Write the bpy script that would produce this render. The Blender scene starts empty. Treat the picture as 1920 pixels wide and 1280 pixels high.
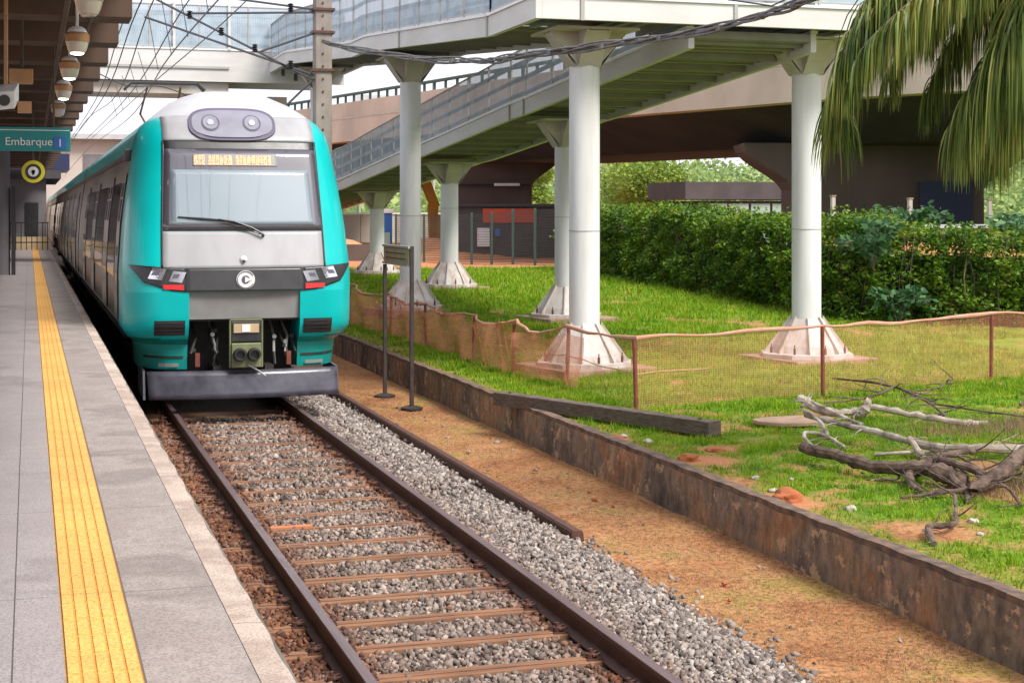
import bpy, math, random
import numpy as np
R = math.radians
rnd = random.Random(7); rng = np.random.default_rng(11)
sc = bpy.context.scene
COL = sc.collection

# ------------------------------------------------------------------ helpers
def fast_mesh(name, V, F):
    """V (n,3) array, F (m,k) int array, k constant"""
    me = bpy.data.meshes.new(name)
    V = np.asarray(V, dtype=np.float32); F = np.asarray(F, dtype=np.int32)
    m, k = F.shape
    me.vertices.add(len(V)); me.vertices.foreach_set('co', V.ravel())
    me.loops.add(m*k); me.loops.foreach_set('vertex_index', F.ravel())
    me.polygons.add(m); me.polygons.foreach_set('loop_start', np.arange(0, m*k, k, dtype=np.int32))
    me.update(calc_edges=True)
    return me

def link(name, me, m=None, parent=None, smooth=False):
    o = bpy.data.objects.new(name, me); COL.objects.link(o)
    if m is not None: me.materials.append(m)
    if smooth: me.shade_smooth()
    if parent is not None:
        o.parent = parent
        p = parent; off = np.zeros(3)
        while p is not None:
            off += np.array(p.location); p = p.parent
        o.location = (-off[0], -off[1], -off[2])
    return o

def tag(o, label=None, cat=None, group=None, kind=None):
    if label: o['label'] = label
    if cat: o['category'] = cat
    if group: o['group'] = group
    if kind: o['kind'] = kind
    return o

def thing(name, label, cat, loc=(0, 0, 0), group=None):
    o = bpy.data.objects.new(name, None); COL.objects.link(o)
    o.location = loc; o.empty_display_size = .2
    return tag(o, label, cat, group)

class MB:
    def __init__(s): s.v = []; s.f = []
    def add(s, vs, fs):
        b = len(s.v); s.v += [tuple(map(float, p)) for p in vs]; s.f += [tuple(i+b for i in f) for f in fs]; return s
    def box(s, x0, x1, y0, y1, z0, z1, rz=0, piv=None):
        vs = [(x, y, z) for z in (z0, z1) for y in (y0, y1) for x in (x0, x1)]
        if rz:
            px, py = piv or ((x0+x1)/2, (y0+y1)/2); c, n = math.cos(rz), math.sin(rz)
            vs = [(px+(x-px)*c-(y-py)*n, py+(x-px)*n+(y-py)*c, z) for x, y, z in vs]
        return s.add(vs, [(0,2,3,1),(4,5,7,6),(0,1,5,4),(2,6,7,3),(0,4,6,2),(1,3,7,5)])
    def tube(s, pts, r, n=8, cap=True):
        pts = [np.array(p, float) for p in pts]
        rs = r if hasattr(r, '__len__') else [r]*len(pts)
        vs = []; fs = []; up = None
        for i, p in enumerate(pts):
            d = pts[min(i+1, len(pts)-1)]-pts[max(i-1, 0)]; d = d/(np.linalg.norm(d)+1e-9)
            if up is None:
                a = np.array((0, 0, 1.)) if abs(d[2]) < .9 else np.array((1., 0, 0))
            else: a = up
            x = np.cross(a, d); x /= np.linalg.norm(x)+1e-9; y = np.cross(d, x); up = y
            for k in range(n):
                t = 2*math.pi*(k+.5)/n; vs.append(p+rs[i]*(math.cos(t)*x+math.sin(t)*y))
        for i in range(len(pts)-1):
            for k in range(n):
                k2 = (k+1) % n; fs.append((i*n+k, i*n+k2, (i+1)*n+k2, (i+1)*n+k))
        if cap:
            fs.append(tuple(reversed(range(n)))); fs.append(tuple((len(pts)-1)*n+k for k in range(n)))
        return s.add(vs, fs)
    def lathe(s, prof, c, n=16, axis='z'):
        vs = []; fs = []
        for (r, h) in prof:
            for k in range(n):
                t = 2*math.pi*k/n; a, b = r*math.cos(t), r*math.sin(t)
                vs.append((c[0]+a, c[1]+b, c[2]+h) if axis == 'z' else (c[0]+a, c[1]+h, c[2]+b))
        for i in range(len(prof)-1):
            for k in range(n):
                k2 = (k+1) % n; fs.append((i*n+k, i*n+k2, (i+1)*n+k2, (i+1)*n+k))
        fs.append(tuple(reversed(range(n)))); fs.append(tuple((len(prof)-1)*n+k for k in range(n)))
        return s.add(vs, fs)
    def prism(s, poly, a, b):
        """poly: list of 3d points (planar); extruded by vector b-a"""
        d = np.array(b, float)-np.array(a, float); n = len(poly)
        vs = [np.array(p, float) for p in poly]+[np.array(p, float)+d for p in poly]
        fs = [tuple(range(n)), tuple(reversed(range(n, 2*n)))]+[(i, (i+1) % n, n+(i+1) % n, n+i) for i in range(n)]
        return s.add(vs, fs)
    def grid(s, fn, nu, nv):
        vs = [fn(i/nu, j/nv) for j in range(nv+1) for i in range(nu+1)]
        return s.add(vs, [(j*(nu+1)+i, j*(nu+1)+i+1, (j+1)*(nu+1)+i+1, (j+1)*(nu+1)+i) for j in range(nv) for i in range(nu)])
    def build(s, name, m=None, parent=None, smooth=False, bevel=0, fixn=True, solid=0):
        me = bpy.data.meshes.new(name); me.from_pydata(s.v, [], s.f); me.update()
        if fixn:
            import bmesh
            bm = bmesh.new(); bm.from_mesh(me); bmesh.ops.recalc_face_normals(bm, faces=bm.faces[:]); bm.to_mesh(me); bm.free()
        o = link(name, me, m, parent)
        if smooth:
            me.polygons.foreach_set('use_smooth', [True]*len(me.polygons))
            md = o.modifiers.new('w', 'EDGE_SPLIT') if False else None
            try: me.set_sharp_from_angle(angle=R(38))
            except Exception: pass
        if solid:
            md = o.modifiers.new('thickness', 'SOLIDIFY'); md.thickness = solid; md.offset = -1
        if bevel:
            md = o.modifiers.new('bevel', 'BEVEL'); md.width = bevel; md.segments = 2; md.limit_method = 'ANGLE'; md.angle_limit = R(40)
        return o

def vnoise(x, y, seed=0):
    """smooth value noise, numpy"""
    x = np.asarray(x, float); y = np.asarray(y, float)
    xi = np.floor(x).astype(np.int64); yi = np.floor(y).astype(np.int64); fx = x-xi; fy = y-yi
    fx = fx*fx*(3-2*fx); fy = fy*fy*(3-2*fy)
    def h(a, b):
        n = (a*374761393+b*668265263+seed*982451653) & 0xffffffff
        n = ((n ^ (n >> 13))*1274126177) & 0xffffffff
        return ((n ^ (n >> 16)) & 0xffff)/65535.
    return (h(xi, yi)*(1-fx)+h(xi+1, yi)*fx)*(1-fy)+(h(xi, yi+1)*(1-fx)+h(xi+1, yi+1)*fx)*fy
def fbm(x, y, seed=0, o=4):
    t = 0; a = .5; n = 0
    for i in range(o):
        t = t+a*vnoise(x*2**i, y*2**i, seed+i*17); n += a; a *= .55
    return t/n

# ------------------------------------------------------------------ materials
def newmat(name):
    m = bpy.data.materials.new(name); m.use_nodes = True; nt = m.node_tree; nt.nodes.clear()
    out = nt.nodes.new('ShaderNodeOutputMaterial'); p = nt.nodes.new('ShaderNodeBsdfPrincipled')
    nt.links.new(p.outputs[0], out.inputs[0]); return m, nt, p, out
def N(nt, t, **kw):
    n = nt.nodes.new(t)
    for k, v in kw.items():
        if k in n.inputs: n.inputs[k].default_value = v
        else: setattr(n, k, v)
    return n
def c4(c): return (c[0], c[1], c[2], 1)
def ramp(nt, fac, stops):
    r = nt.nodes.new('ShaderNodeValToRGB'); e = r.color_ramp.elements
    while len(e) > 1: e.remove(e[-1])
    e[0].position = stops[0][0]; e[0].color = c4(stops[0][1])
    for p, c in stops[1:]:
        q = e.new(p); q.color = c4(c)
    nt.links.new(fac, r.inputs[0]); return r
def noise(nt, vec, scale, detail=4, rough=.55):
    n = N(nt, 'ShaderNodeTexNoise'); n.inputs['Scale'].default_value = scale; n.inputs['Detail'].default_value = detail
    n.inputs['Roughness'].default_value = rough; nt.links.new(vec, n.inputs['Vector']); return n
def pos(nt, scale=None):
    g = nt.nodes.new('ShaderNodeNewGeometry')
    if scale is None: return g.outputs['Position']
    mp = nt.nodes.new('ShaderNodeMapping'); mp.inputs['Scale'].default_value = scale
    nt.links.new(g.outputs['Position'], mp.inputs['Vector']); return mp.outputs[0]
def bump(nt, p, h, strength=.3, dist=.01):
    b = nt.nodes.new('ShaderNodeBump'); b.inputs['Strength'].default_value = strength; b.inputs['Distance'].default_value = dist
    nt.links.new(h, b.inputs['Height']); nt.links.new(b.outputs[0], p.inputs['Normal']); return b
def pm(name, c1, c2=None, scale=3, rough=.6, metal=0, bs=None, bd=.004, bst=.4, coat=0, vec=None, detail=5, lo=.35, hi=.65, spec=.5):
    m, nt, p, out = newmat(name)
    p.inputs['Roughness'].default_value = rough; p.inputs['Metallic'].default_value = metal
    p.inputs['Specular IOR Level'].default_value = spec
    if coat: p.inputs['Coat Weight'].default_value = coat; p.inputs['Coat Roughness'].default_value = .06
    v = pos(nt, vec) if (c2 or bs) else None
    if c2:
        n = noise(nt, v, scale, detail); r = ramp(nt, n.outputs[0], [(lo, c1), (hi, c2)])
        nt.links.new(r.outputs[0], p.inputs['Base Color'])
        rr = N(nt, 'ShaderNodeMapRange'); rr.inputs['To Min'].default_value = max(.05, rough-.08); rr.inputs['To Max'].default_value = min(1, rough+.1)
        nt.links.new(n.outputs[0], rr.inputs['Value']); nt.links.new(rr.outputs[0], p.inputs['Roughness'])
    else: p.inputs['Base Color'].default_value = c4(c1)
    if bs: bump(nt, p, noise(nt, v, bs, 4).outputs[0], bst, bd)
    return m
def leafmat(name, stops, trans=.35, rough=.5, nscale=1.2):
    m, nt, p, out = newmat(name)
    g = nt.nodes.new('ShaderNodeNewGeometry'); n = noise(nt, g.outputs['Position'], nscale, 3)
    a = N(nt, 'ShaderNodeMath', operation='MULTIPLY'); a.inputs[1].default_value = .45; nt.links.new(g.outputs['Random Per Island'], a.inputs[0])
    b = N(nt, 'ShaderNodeMath', operation='MULTIPLY_ADD'); b.inputs[1].default_value = 1.1; nt.links.new(n.outputs[0], b.inputs[0]); nt.links.new(a.outputs[0], b.inputs[2])
    c = N(nt, 'ShaderNodeMath', operation='SUBTRACT'); c.inputs[1].default_value = .27; nt.links.new(b.outputs[0], c.inputs[0])
    r = ramp(nt, c.outputs[0], stops); nt.links.new(r.outputs[0], p.inputs['Base Color']); p.inputs['Roughness'].default_value = rough
    p.inputs['Specular IOR Level'].default_value = .25
    t = nt.nodes.new('ShaderNodeBsdfTranslucent'); nt.links.new(r.outputs[0], t.inputs[0])
    mx = nt.nodes.new('ShaderNodeMixShader'); mx.inputs[0].default_value = trans
    nt.links.new(p.outputs[0], mx.inputs[1]); nt.links.new(t.outputs[0], mx.inputs[2]); nt.links.new(mx.outputs[0], out.inputs[0])
    return m

M = {}
M['teal'] = pm('teal paint', (.0, .40, .40), (.0, .44, .43), 2, .36, coat=.25, spec=.25)
M['teal_low'] = pm('teal skirt', (.0, .29, .26), (.002, .23, .205), 3, .4, coat=.2)
M['grey'] = pm('grey paint', (.29, .29, .30), (.35, .35, .365), 3, .42, coat=.08, detail=9, vec=(1, 1, .35))
M['roofgrey'] = pm('roof grey', (.38, .38, .40), (.45, .45, .465), 2, .45, coat=.1)
M['lowgrey'] = pm('lower grey', (.22, .22, .215), (.26, .26, .25), 4, .45)
M['black'] = pm('black plastic', (.018, .018, .02), (.03, .03, .032), 8, .35)
M['band'] = pm('black band', (.035, .034, .036), (.05, .048, .05), 5, .3)
M['dark'] = pm('undergear', (.012, .011, .011), (.03, .026, .024), 7, .7)
M['steel'] = pm('stainless', (.115, .08, .055), (.19, .145, .11), 1.5, .34, metal=.5, vec=(1, .15, 4))
M['door'] = pm('door steel', (.10, .075, .055), (.17, .13, .10), 2, .3, metal=.5)
M['wglass'] = pm('side glass', (.012, .010, .008), (.02, .017, .014), 2, .06, coat=1)
M['plough'] = pm('deflector', (.035, .034, .05), (.07, .067, .09), 4, .32, bs=30, coat=.3)
M['olive'] = pm('olive metal', (.13, .15, .07), (.19, .20, .10), 6, .45, bs=40)
M['white'] = pm('white paint', (.74, .74, .74), (.68, .68, .67), 3, .4)
M['colwhite'] = pm('column paint', (.66, .66, .665), (.52, .505, .475), 2.6, .5, vec=(1.6, 1.6, .22), bs=25, bd=.002, lo=.45, hi=.8, detail=8)
M['colbase'] = pm('column base paint', (.54, .51, .48), (.36, .26, .20), 4.5, .55, vec=(1, 1, .5), lo=.42, hi=.75)
M['capital'] = pm('capital', (.50, .465, .42), (.40, .34, .28), 2, .55)
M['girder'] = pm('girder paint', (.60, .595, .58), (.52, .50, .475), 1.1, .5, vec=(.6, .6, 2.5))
M['girder2'] = pm('darker girder paint', (.40, .39, .37), (.34, .33, .30), 1.1, .5)  # darker grey paint for plates, railing frames and masts
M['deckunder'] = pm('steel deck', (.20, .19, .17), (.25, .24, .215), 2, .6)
M['concbase'] = pm('footing concrete', (.36, .25, .19), (.26, .15, .10), 5, .85, bs=30)
M['concrete'] = pm('viaduct concrete', (.56, .46, .37), (.42, .345, .28), .5, .85, vec=(.7, .7, .5), detail=9, bs=6)
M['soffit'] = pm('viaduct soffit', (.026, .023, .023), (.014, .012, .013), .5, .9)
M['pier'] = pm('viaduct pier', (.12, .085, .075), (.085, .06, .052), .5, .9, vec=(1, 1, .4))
M['greenrail'] = pm('green rail', (.03, .07, .055), None)
M['poleconc'] = pm('pole concrete', (.30, .265, .235), (.22, .19, .165), 5, .9, bs=40, vec=(1, 1, .4))
M['wire'] = pm('wire', (.05, .05, .06), None, rough=.5)
M['cablebundle'] = pm('cable bundle', (.16, .15, .145), (.09, .085, .085), 6, .6)
M['rust'] = pm('rusty steel', (.075, .034, .026), (.13, .058, .04), 14, .6, metal=.2, bs=60)
M['railtop'] = pm('rail head', (.15, .10, .10), (.21, .15, .15), 3, .42, metal=.5, vec=(5, .3, 1))
M['postrust'] = pm('red post', (.24, .055, .035), (.14, .04, .028), 9, .8)
M['signpost'] = pm('sign post', (.02, .018, .02), (.05, .03, .026), 9, .6)
M['tanboard'] = pm('tan board', (.52, .39, .22), (.42, .31, .18), 5, .7)
M['wood'] = pm('old timber', (.075, .055, .042), (.15, .115, .085), 6, .85, bs=25, bd=.01, vec=(1.5, 1.5, 8))
M['bark'] = pm('dead bark', (.045, .028, .02), (.17, .115, .085), 9, .9, bs=30, bd=.02)
M['barkpale'] = pm('bleached wood', (.17, .13, .10), (.52, .45, .37), 5, .85, bs=30, bd=.01)
M['trunk'] = pm('trunk', (.10, .075, .055), (.16, .12, .09), 6, .9)
M['rope'] = pm('net rope', (.52, .21, .13), (.46, .28, .20), 7, .85)
M['yellow'] = pm('sign yellow', (.62, .55, .02), None, rough=.5)
M['tealsign'] = pm('sign teal', (.0, .20, .21), (.0, .22, .23), 2, .4)
M['canopy'] = pm('canopy steel', (.035, .022, .016), (.055, .032, .022), 1.5, .7)
M['canopy2'] = pm('canopy rib', (.085, .058, .045), (.06, .042, .03), 2, .65)
M['fascia'] = pm('canopy fascia', (.10, .055, .035), (.07, .045, .03), 2.5, .7)
M['lampbrass'] = pm('lamp housing', (.42, .22, .09), (.34, .18, .08), 6, .4)
M['asphaltish'] = pm('grey wall', (.14, .13, .14), (.19, .18, .19), .8, .85)
M['darkwall'] = pm('dark wall', (.045, .04, .045), (.07, .062, .066), .7, .8)
M['redbanner'] = pm('orange banner', (.50, .07, .02), (.42, .055, .02), .8, .6)
M['blue'] = pm('blue paint', (.02, .10, .36), (.03, .13, .40), 1, .4)
M['navy'] = pm('navy', (.01, .016, .06), None)
M['excav'] = pm('excavator', (.45, .20, .02), (.38, .16, .02), 1, .5)
M['palewall'] = pm('pale wall', (.48, .42, .38), (.40, .35, .31), .3, .85)
M['glassgreen'] = pm('green glass', (.22, .34, .28), (.30, .42, .36), .6, .3)
M['orangedirt'] = pm('orange dirt', (.60, .26, .11), (.45, .18, .08), .5, .95)
M['rubble'] = pm('pale rubble', (.48, .44, .38), (.36, .30, .25), 12, .9)
M['clod'] = pm('red clod', (.42, .13, .045), (.33, .10, .04), 12, .95, bs=40)

def emis(name, c, s):
    m, nt, p, out = newmat(name); p.inputs['Base Color'].default_value = c4(c)
    p.inputs['Emission Color'].default_value = c4(c); p.inputs['Emission Strength'].default_value = s; return m
M['lampglow'] = emis('lamp glow', (1, .97, .85), 5)
M['bowl'] = pm('lamp bowl', (.60, .58, .50), (.5, .48, .4), 5, .2, coat=.6)
M['led'] = emis('display led', (1, .42, .22), .75)
M['red'] = emis('red lamp', (.50, .01, .012), .12)
M['chrome'] = pm('reflector', (.75, .75, .78), None, rough=.15, metal=.9)
M['lens'] = pm('clear lens', (.25, .245, .30), (.20, .195, .24), 3, .3, coat=.15)
M['lensring'] = pm('lens ring', (.11, .10, .15), None, rough=.5, spec=.3)

def windshield(name, c1, c2, g):
    m, nt, p, out = newmat(name)
    r = ramp(nt, noise(nt, pos(nt), .8, 2).outputs[0], [(.35, c1), (.65, c2)])
    nt.links.new(r.outputs[0], p.inputs['Base Color']); p.inputs['Roughness'].default_value = .35
    gl = nt.nodes.new('ShaderNodeBsdfGlossy'); gl.inputs['Roughness'].default_value = .03; gl.inputs['Color'].default_value = (.85, .9, .95, 1)
    mx = nt.nodes.new('ShaderNodeMixShader'); mx.inputs[0].default_value = g
    nt.links.new(p.outputs[0], mx.inputs[1]); nt.links.new(gl.outputs[0], mx.inputs[2]); nt.links.new(mx.outputs[0], out.inputs[0]); return m
M['screen'] = windshield('windshield blind and sky', (.17, .22, .25), (.20, .25, .285), .12)  # sky reflection put into the pale blue base colour, together with the blind
M['screenframe'] = windshield('windshield tint', (.055, .048, .064), (.065, .058, .075), .09)

def meshpanel(name, col, cover, su, sv, w):
    """perforated screen or net; UV in metres"""
    m, nt, p, out = newmat(name); p.inputs['Roughness'].default_value = .6
    uv = nt.nodes.new('ShaderNodeUVMap'); sp = nt.nodes.new('ShaderNodeSeparateXYZ'); nt.links.new(uv.outputs[0], sp.inputs[0])
    r = ramp(nt, noise(nt, pos(nt), 2.2, 4).outputs[0], [(.35, col), (.65, tuple(x*.72 for x in col))]); nt.links.new(r.outputs[0], p.inputs['Base Color'])
    ms = []
    for ax, s in (('X', su), ('Y', sv)):
        a = N(nt, 'ShaderNodeMath', operation='MULTIPLY'); a.inputs[1].default_value = s; nt.links.new(sp.outputs[ax], a.inputs[0])
        f = N(nt, 'ShaderNodeMath', operation='FRACT'); nt.links.new(a.outputs[0], f.inputs[0])
        l = N(nt, 'ShaderNodeMath', operation='LESS_THAN'); l.inputs[1].default_value = w; nt.links.new(f.outputs[0], l.inputs[0]); ms.append(l)
    mx = N(nt, 'ShaderNodeMath', operation='MAXIMUM'); nt.links.new(ms[0].outputs[0], mx.inputs[0]); nt.links.new(ms[1].outputs[0], mx.inputs[1])
    mc = N(nt, 'ShaderNodeMath', operation='MAXIMUM'); mc.inputs[1].default_value = cover; nt.links.new(mx.outputs[0], mc.inputs[0])
    tr = nt.nodes.new('ShaderNodeBsdfTransparent'); mix = nt.nodes.new('ShaderNodeMixShader')
    nt.links.new(mc.outputs[0], mix.inputs[0]); nt.links.new(tr.outputs[0], mix.inputs[1]); nt.links.new(p.outputs[0], mix.inputs[2]); nt.links.new(mix.outputs[0], out.inputs[0]); return m
M['railmesh'] = meshpanel('railing mesh', (.36, .45, .52), .62, 14, 3, .3)
M['net'] = meshpanel('orange net', (.92, .36, .22), .10, 30, 34, .055)

# platform paving
def paving(name, a, b, sx, sy, mortar, rough, off=(0, 0), joint=(.12, .11, .11)):
    m, nt, p, out = newmat(name)
    g = nt.nodes.new('ShaderNodeNewGeometry'); sp = nt.nodes.new('ShaderNodeSeparateXYZ'); nt.links.new(g.outputs['Position'], sp.inputs[0])
    ds = []
    for ax, s, o in (('X', sx, off[0]), ('Y', sy, off[1])):
        q = N(nt, 'ShaderNodeMath', operation='SUBTRACT'); q.inputs[1].default_value = o; nt.links.new(sp.outputs[ax], q.inputs[0])
        q2 = N(nt, 'ShaderNodeMath', operation='DIVIDE'); q2.inputs[1].default_value = s; nt.links.new(q.outputs[0], q2.inputs[0])
        f = N(nt, 'ShaderNodeMath', operation='FRACT'); nt.links.new(q2.outputs[0], f.inputs[0])
        l = N(nt, 'ShaderNodeMath', operation='LESS_THAN'); l.inputs[1].default_value = mortar/s; nt.links.new(f.outputs[0], l.inputs[0]); ds.append(l)
    mx = N(nt, 'ShaderNodeMath', operation='MAXIMUM'); nt.links.new(ds[0].outputs[0], mx.inputs[0]); nt.links.new(ds[1].outputs[0], mx.inputs[1])
    n1 = noise(nt, g.outputs['Position'], 1.3, 5); n2 = noise(nt, g.outputs['Position'], 90, 3)
    r = ramp(nt, n1.outputs[0], [(.3, a), (.47, tuple(.5*(p_+q_) for p_, q_ in zip(a, b))), (.52, b), (.62, tuple(x*.86 for x in a)), (.75, b)]); r2 = ramp(nt, n2.outputs[0], [(.38, (.70, .69, .68)), (.5, (1, 1, 1)), (.64, (1.16, 1.15, 1.14))])
    mu = N(nt, 'ShaderNodeMix', data_type='RGBA', blend_type='MULTIPLY'); mu.inputs[0].default_value = 1
    nt.links.new(r.outputs[0], mu.inputs[6]); nt.links.new(r2.outputs[0], mu.inputs[7])
    mj = N(nt, 'ShaderNodeMix', data_type='RGBA'); nt.links.new(mx.outputs[0], mj.inputs[0]); nt.links.new(mu.outputs[2], mj.inputs[6]); mj.inputs[7].default_value = c4(joint)
    nt.links.new(mj.outputs[2], p.inputs['Base Color']); p.inputs['Roughness'].default_value = rough
    iv = N(nt, 'ShaderNodeMath', operation='SUBTRACT'); iv.inputs[0].default_value = 1; nt.links.new(mx.outputs[0], iv.inputs[1])
    bump(nt, p, iv.outputs[0], .5, .004); return m
M['tile'] = paving('grey tile', (.39, .345, .34), (.44, .395, .39), .60, 1.9, .006, .42, off=(-.06, 12.35-1.9*4))
M['granite'] = paving('granite slab', (.30, .255, .235), (.38, .33, .305), .6, 1.9, .008, .7, off=(.372, 12.35-1.9*4))
M['tactile'] = paving('tactile yellow', (.90, .52, .14), (.82, .45, .12), .25, 1.9, .006, .55, off=(.12, 12.35-1.9*4), joint=(.30, .15, .04))
M['tactile_base'] = paving('tactile base', (.78, .38, .08), (.70, .34, .07), .25, 1.9, .006, .6, off=(.12, 12.35-1.9*4), joint=(.28, .12, .03))
M['edge'] = paving('platform edge', (.64, .53, .45), (.40, .31, .26), 3, 1.2, .012, .8, off=(-.1, 0), joint=(.3, .23, .18))
M['edgeside'] = pm('platform side', (.22, .20, .17), (.12, .11, .09), 4, .9, bs=30, vec=(1, .4, 1))

# retaining wall with stains
m, nt, p, out = newmat('stained wall'); P_ = pos(nt); v2 = pos(nt, (1, 1, .8))
n1 = noise(nt, v2, .9, 6, .6); n2 = noise(nt, pos(nt, (1, 1, .5)), 8, 6, .75); n3 = noise(nt, pos(nt, (1, 1, 1.2)), 2.6, 6, .75)
r1 = ramp(nt, n1.outputs[0], [(.30, (.06, .05, .043)), (.40, (.13, .104, .085)), (.48, (.22, .17, .135)), (.56, (.28, .175, .11)), (.62, (.34, .17, .09)), (.70, (.30, .245, .19))])
r2 = ramp(nt, n2.outputs[0], [(.36, (.42, .40, .38)), (.62, (1.3, 1.25, 1.15))])
mu = N(nt, 'ShaderNodeMix', data_type='RGBA', blend_type='MULTIPLY'); mu.inputs[0].default_value = .85
nt.links.new(r1.outputs[0], mu.inputs[6]); nt.links.new(r2.outputs[0], mu.inputs[7])
r3 = ramp(nt, n3.outputs[0], [(.57, (0, 0, 0)), (.60, (1, 1, 1))])
mj = N(nt, 'ShaderNodeMix', data_type='RGBA'); nt.links.new(r3.outputs[0], mj.inputs[0]); nt.links.new(mu.outputs[2], mj.inputs[6]); mj.inputs[7].default_value = (.46, .30, .18, 1)
nt.links.new(mj.outputs[2], p.inputs['Base Color']); p.inputs['Roughness'].default_value = .92
bump(nt, p, noise(nt, P_, 22, 5).outputs[0], .6, .012); M['wall'] = m
M['wallcap'] = pm('wall cap', (.075, .055, .045), (.21, .13, .085), 7, .92, bs=25, bd=.01)

# ballast / stone
m, nt, p, out = newmat('ballast stone'); g = nt.nodes.new('ShaderNodeNewGeometry')
r = ramp(nt, g.outputs['Random Per Island'], [(0, (.075, .06, .052)), (.3, (.17, .138, .12)), (.6, (.25, .21, .185)), (.85, (.345, .30, .265)), (.95, (.46, .41, .37)), (1, (.25, .14, .08))])
sp = nt.nodes.new('ShaderNodeSeparateXYZ'); nt.links.new(g.outputs['Position'], sp.inputs[0])
n = noise(nt, g.outputs['Position'], 1.4, 4)
# brake rust near the rails : a tint attribute
at_ = nt.nodes.new('ShaderNodeAttribute'); at_.attribute_name = 'rusty'
a = N(nt, 'ShaderNodeMath', operation='MULTIPLY'); nt.links.new(at_.outputs['Fac'], a.inputs[0]); nt.links.new(n.outputs[0], a.inputs[1])
mj = N(nt, 'ShaderNodeMix', data_type='RGBA', blend_type='MULTIPLY'); nt.links.new(a.outputs[0], mj.inputs[0]); nt.links.new(r.outputs[0], mj.inputs[6]); mj.inputs[7].default_value = (.62, .30, .17, 1)
nt.links.new(mj.outputs[2], p.inputs['Base Color']); p.inputs['Roughness'].default_value = .85; M['stone'] = m
M['bed'] = pm('ballast bed', (.10, .075, .06), (.27, .24, .22), 22, .95, bs=45, bd=.03, bst=.8, detail=6)
M['sleeper'] = pm('sleeper', (.30, .15, .08), (.17, .085, .05), 5, .9, bs=30, vec=(.5, 3, 1))

# ground
m, nt, p, out = newmat('ground earth and turf'); P_ = pos(nt)
at_ = nt.nodes.new('ShaderNodeAttribute'); at_.attribute_name = 'turf'
a2 = nt.nodes.new('ShaderNodeAttribute'); a2.attribute_name = 'redsoil'
n1 = noise(nt, P_, 1.1, 6, .65); n2 = noise(nt, P_, 18, 5, .7)
s1 = ramp(nt, n1.outputs[0], [(.28, (.20, .085, .04)), (.42, (.34, .155, .068)), (.55, (.39, .205, .095)), (.63, (.30, .21, .06)), (.75, (.38, .18, .08))])
s2 = ramp(nt, n2.outputs[0], [(.38, (.42, .40, .38)), (.5, (1, 1, 1)), (.65, (1.35, 1.3, 1.2))])
mu = N(nt, 'ShaderNodeMix', data_type='RGBA', blend_type='MULTIPLY'); mu.inputs[0].default_value = .8
nt.links.new(s1.outputs[0], mu.inputs[6]); nt.links.new(s2.outputs[0], mu.inputs[7])
mr = N(nt, 'ShaderNodeMix', data_type='RGBA'); nt.links.new(a2.outputs['Fac'], mr.inputs[0]); nt.links.new(mu.outputs[2], mr.inputs[6]); mr.inputs[7].default_value = (.46, .19, .09, 1)
t1 = ramp(nt, noise(nt, P_, 2.2, 5).outputs[0], [(.35, (.10, .17, .012)), (.52, (.12, .24, .012)), (.68, (.19, .24, .02))])
mg = N(nt, 'ShaderNodeMix', data_type='RGBA'); nt.links.new(at_.outputs['Fac'], mg.inputs[0]); nt.links.new(mr.outputs[2], mg.inputs[6]); nt.links.new(t1.outputs[0], mg.inputs[7])
nt.links.new(mg.outputs[2], p.inputs['Base Color']); p.inputs['Roughness'].default_value = .95; p.inputs['Specular IOR Level'].default_value = .2
bump(nt, p, noise(nt, P_, 30, 5).outputs[0], .7, .025); M['ground'] = m

M['grass'] = leafmat('grass blade', [(.12, (.06, .15, .004)), (.38, (.13, .28, .004)), (.58, (.23, .36, .008)), (.75, (.35, .38, .025)), (.93, (.42, .33, .12))], .38, .6, 1.6)
M['hedge'] = leafmat('hedge leaf', [(.08, (.014, .04, .006)), (.33, (.05, .115, .010)), (.55, (.105, .21, .014)), (.76, (.20, .27, .022)), (.92, (.22, .17, .04))], .3, .5, 1.1)
M['tree'] = leafmat('tree leaf', [(.12, (.07, .13, .03)), (.4, (.17, .28, .04)), (.8, (.34, .42, .08))], .3, .6, .25)
M['wood_far'] = leafmat('hazed far wood leaf', [(.12, (.13, .20, .09)), (.4, (.22, .32, .10)), (.8, (.40, .46, .17))], .3, .7, .05)  # leaf colours paled to stand in for haze over the distance
M['palm'] = leafmat('palm leaflet', [(.1, (.022, .045, .010)), (.32, (.06, .105, .018)), (.55, (.15, .20, .035)), (.8, (.32, .33, .08)), (.95, (.40, .30, .09))], .3, .42, 1.5)
M['broad'] = leafmat('broad leaf', [(.2, (.04, .14, .02)), (.8, (.13, .30, .05))], .4, .4, 2)
M['bluegreen'] = leafmat('bluegreen leaf', [(.2, (.035, .10, .04)), (.8, (.11, .22, .09))], .3, .4, 2)
M['dry'] = leafmat('dry twig', [(.2, (.13, .085, .05)), (.8, (.38, .27, .16))], .2, .8, 3)

M['weed'] = leafmat('weed leaf', [(.15, (.05, .15, .01)), (.5, (.13, .28, .015)), (.8, (.28, .38, .05)), (.97, (.5, .42, .2))], .3, .5, 2)

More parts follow.
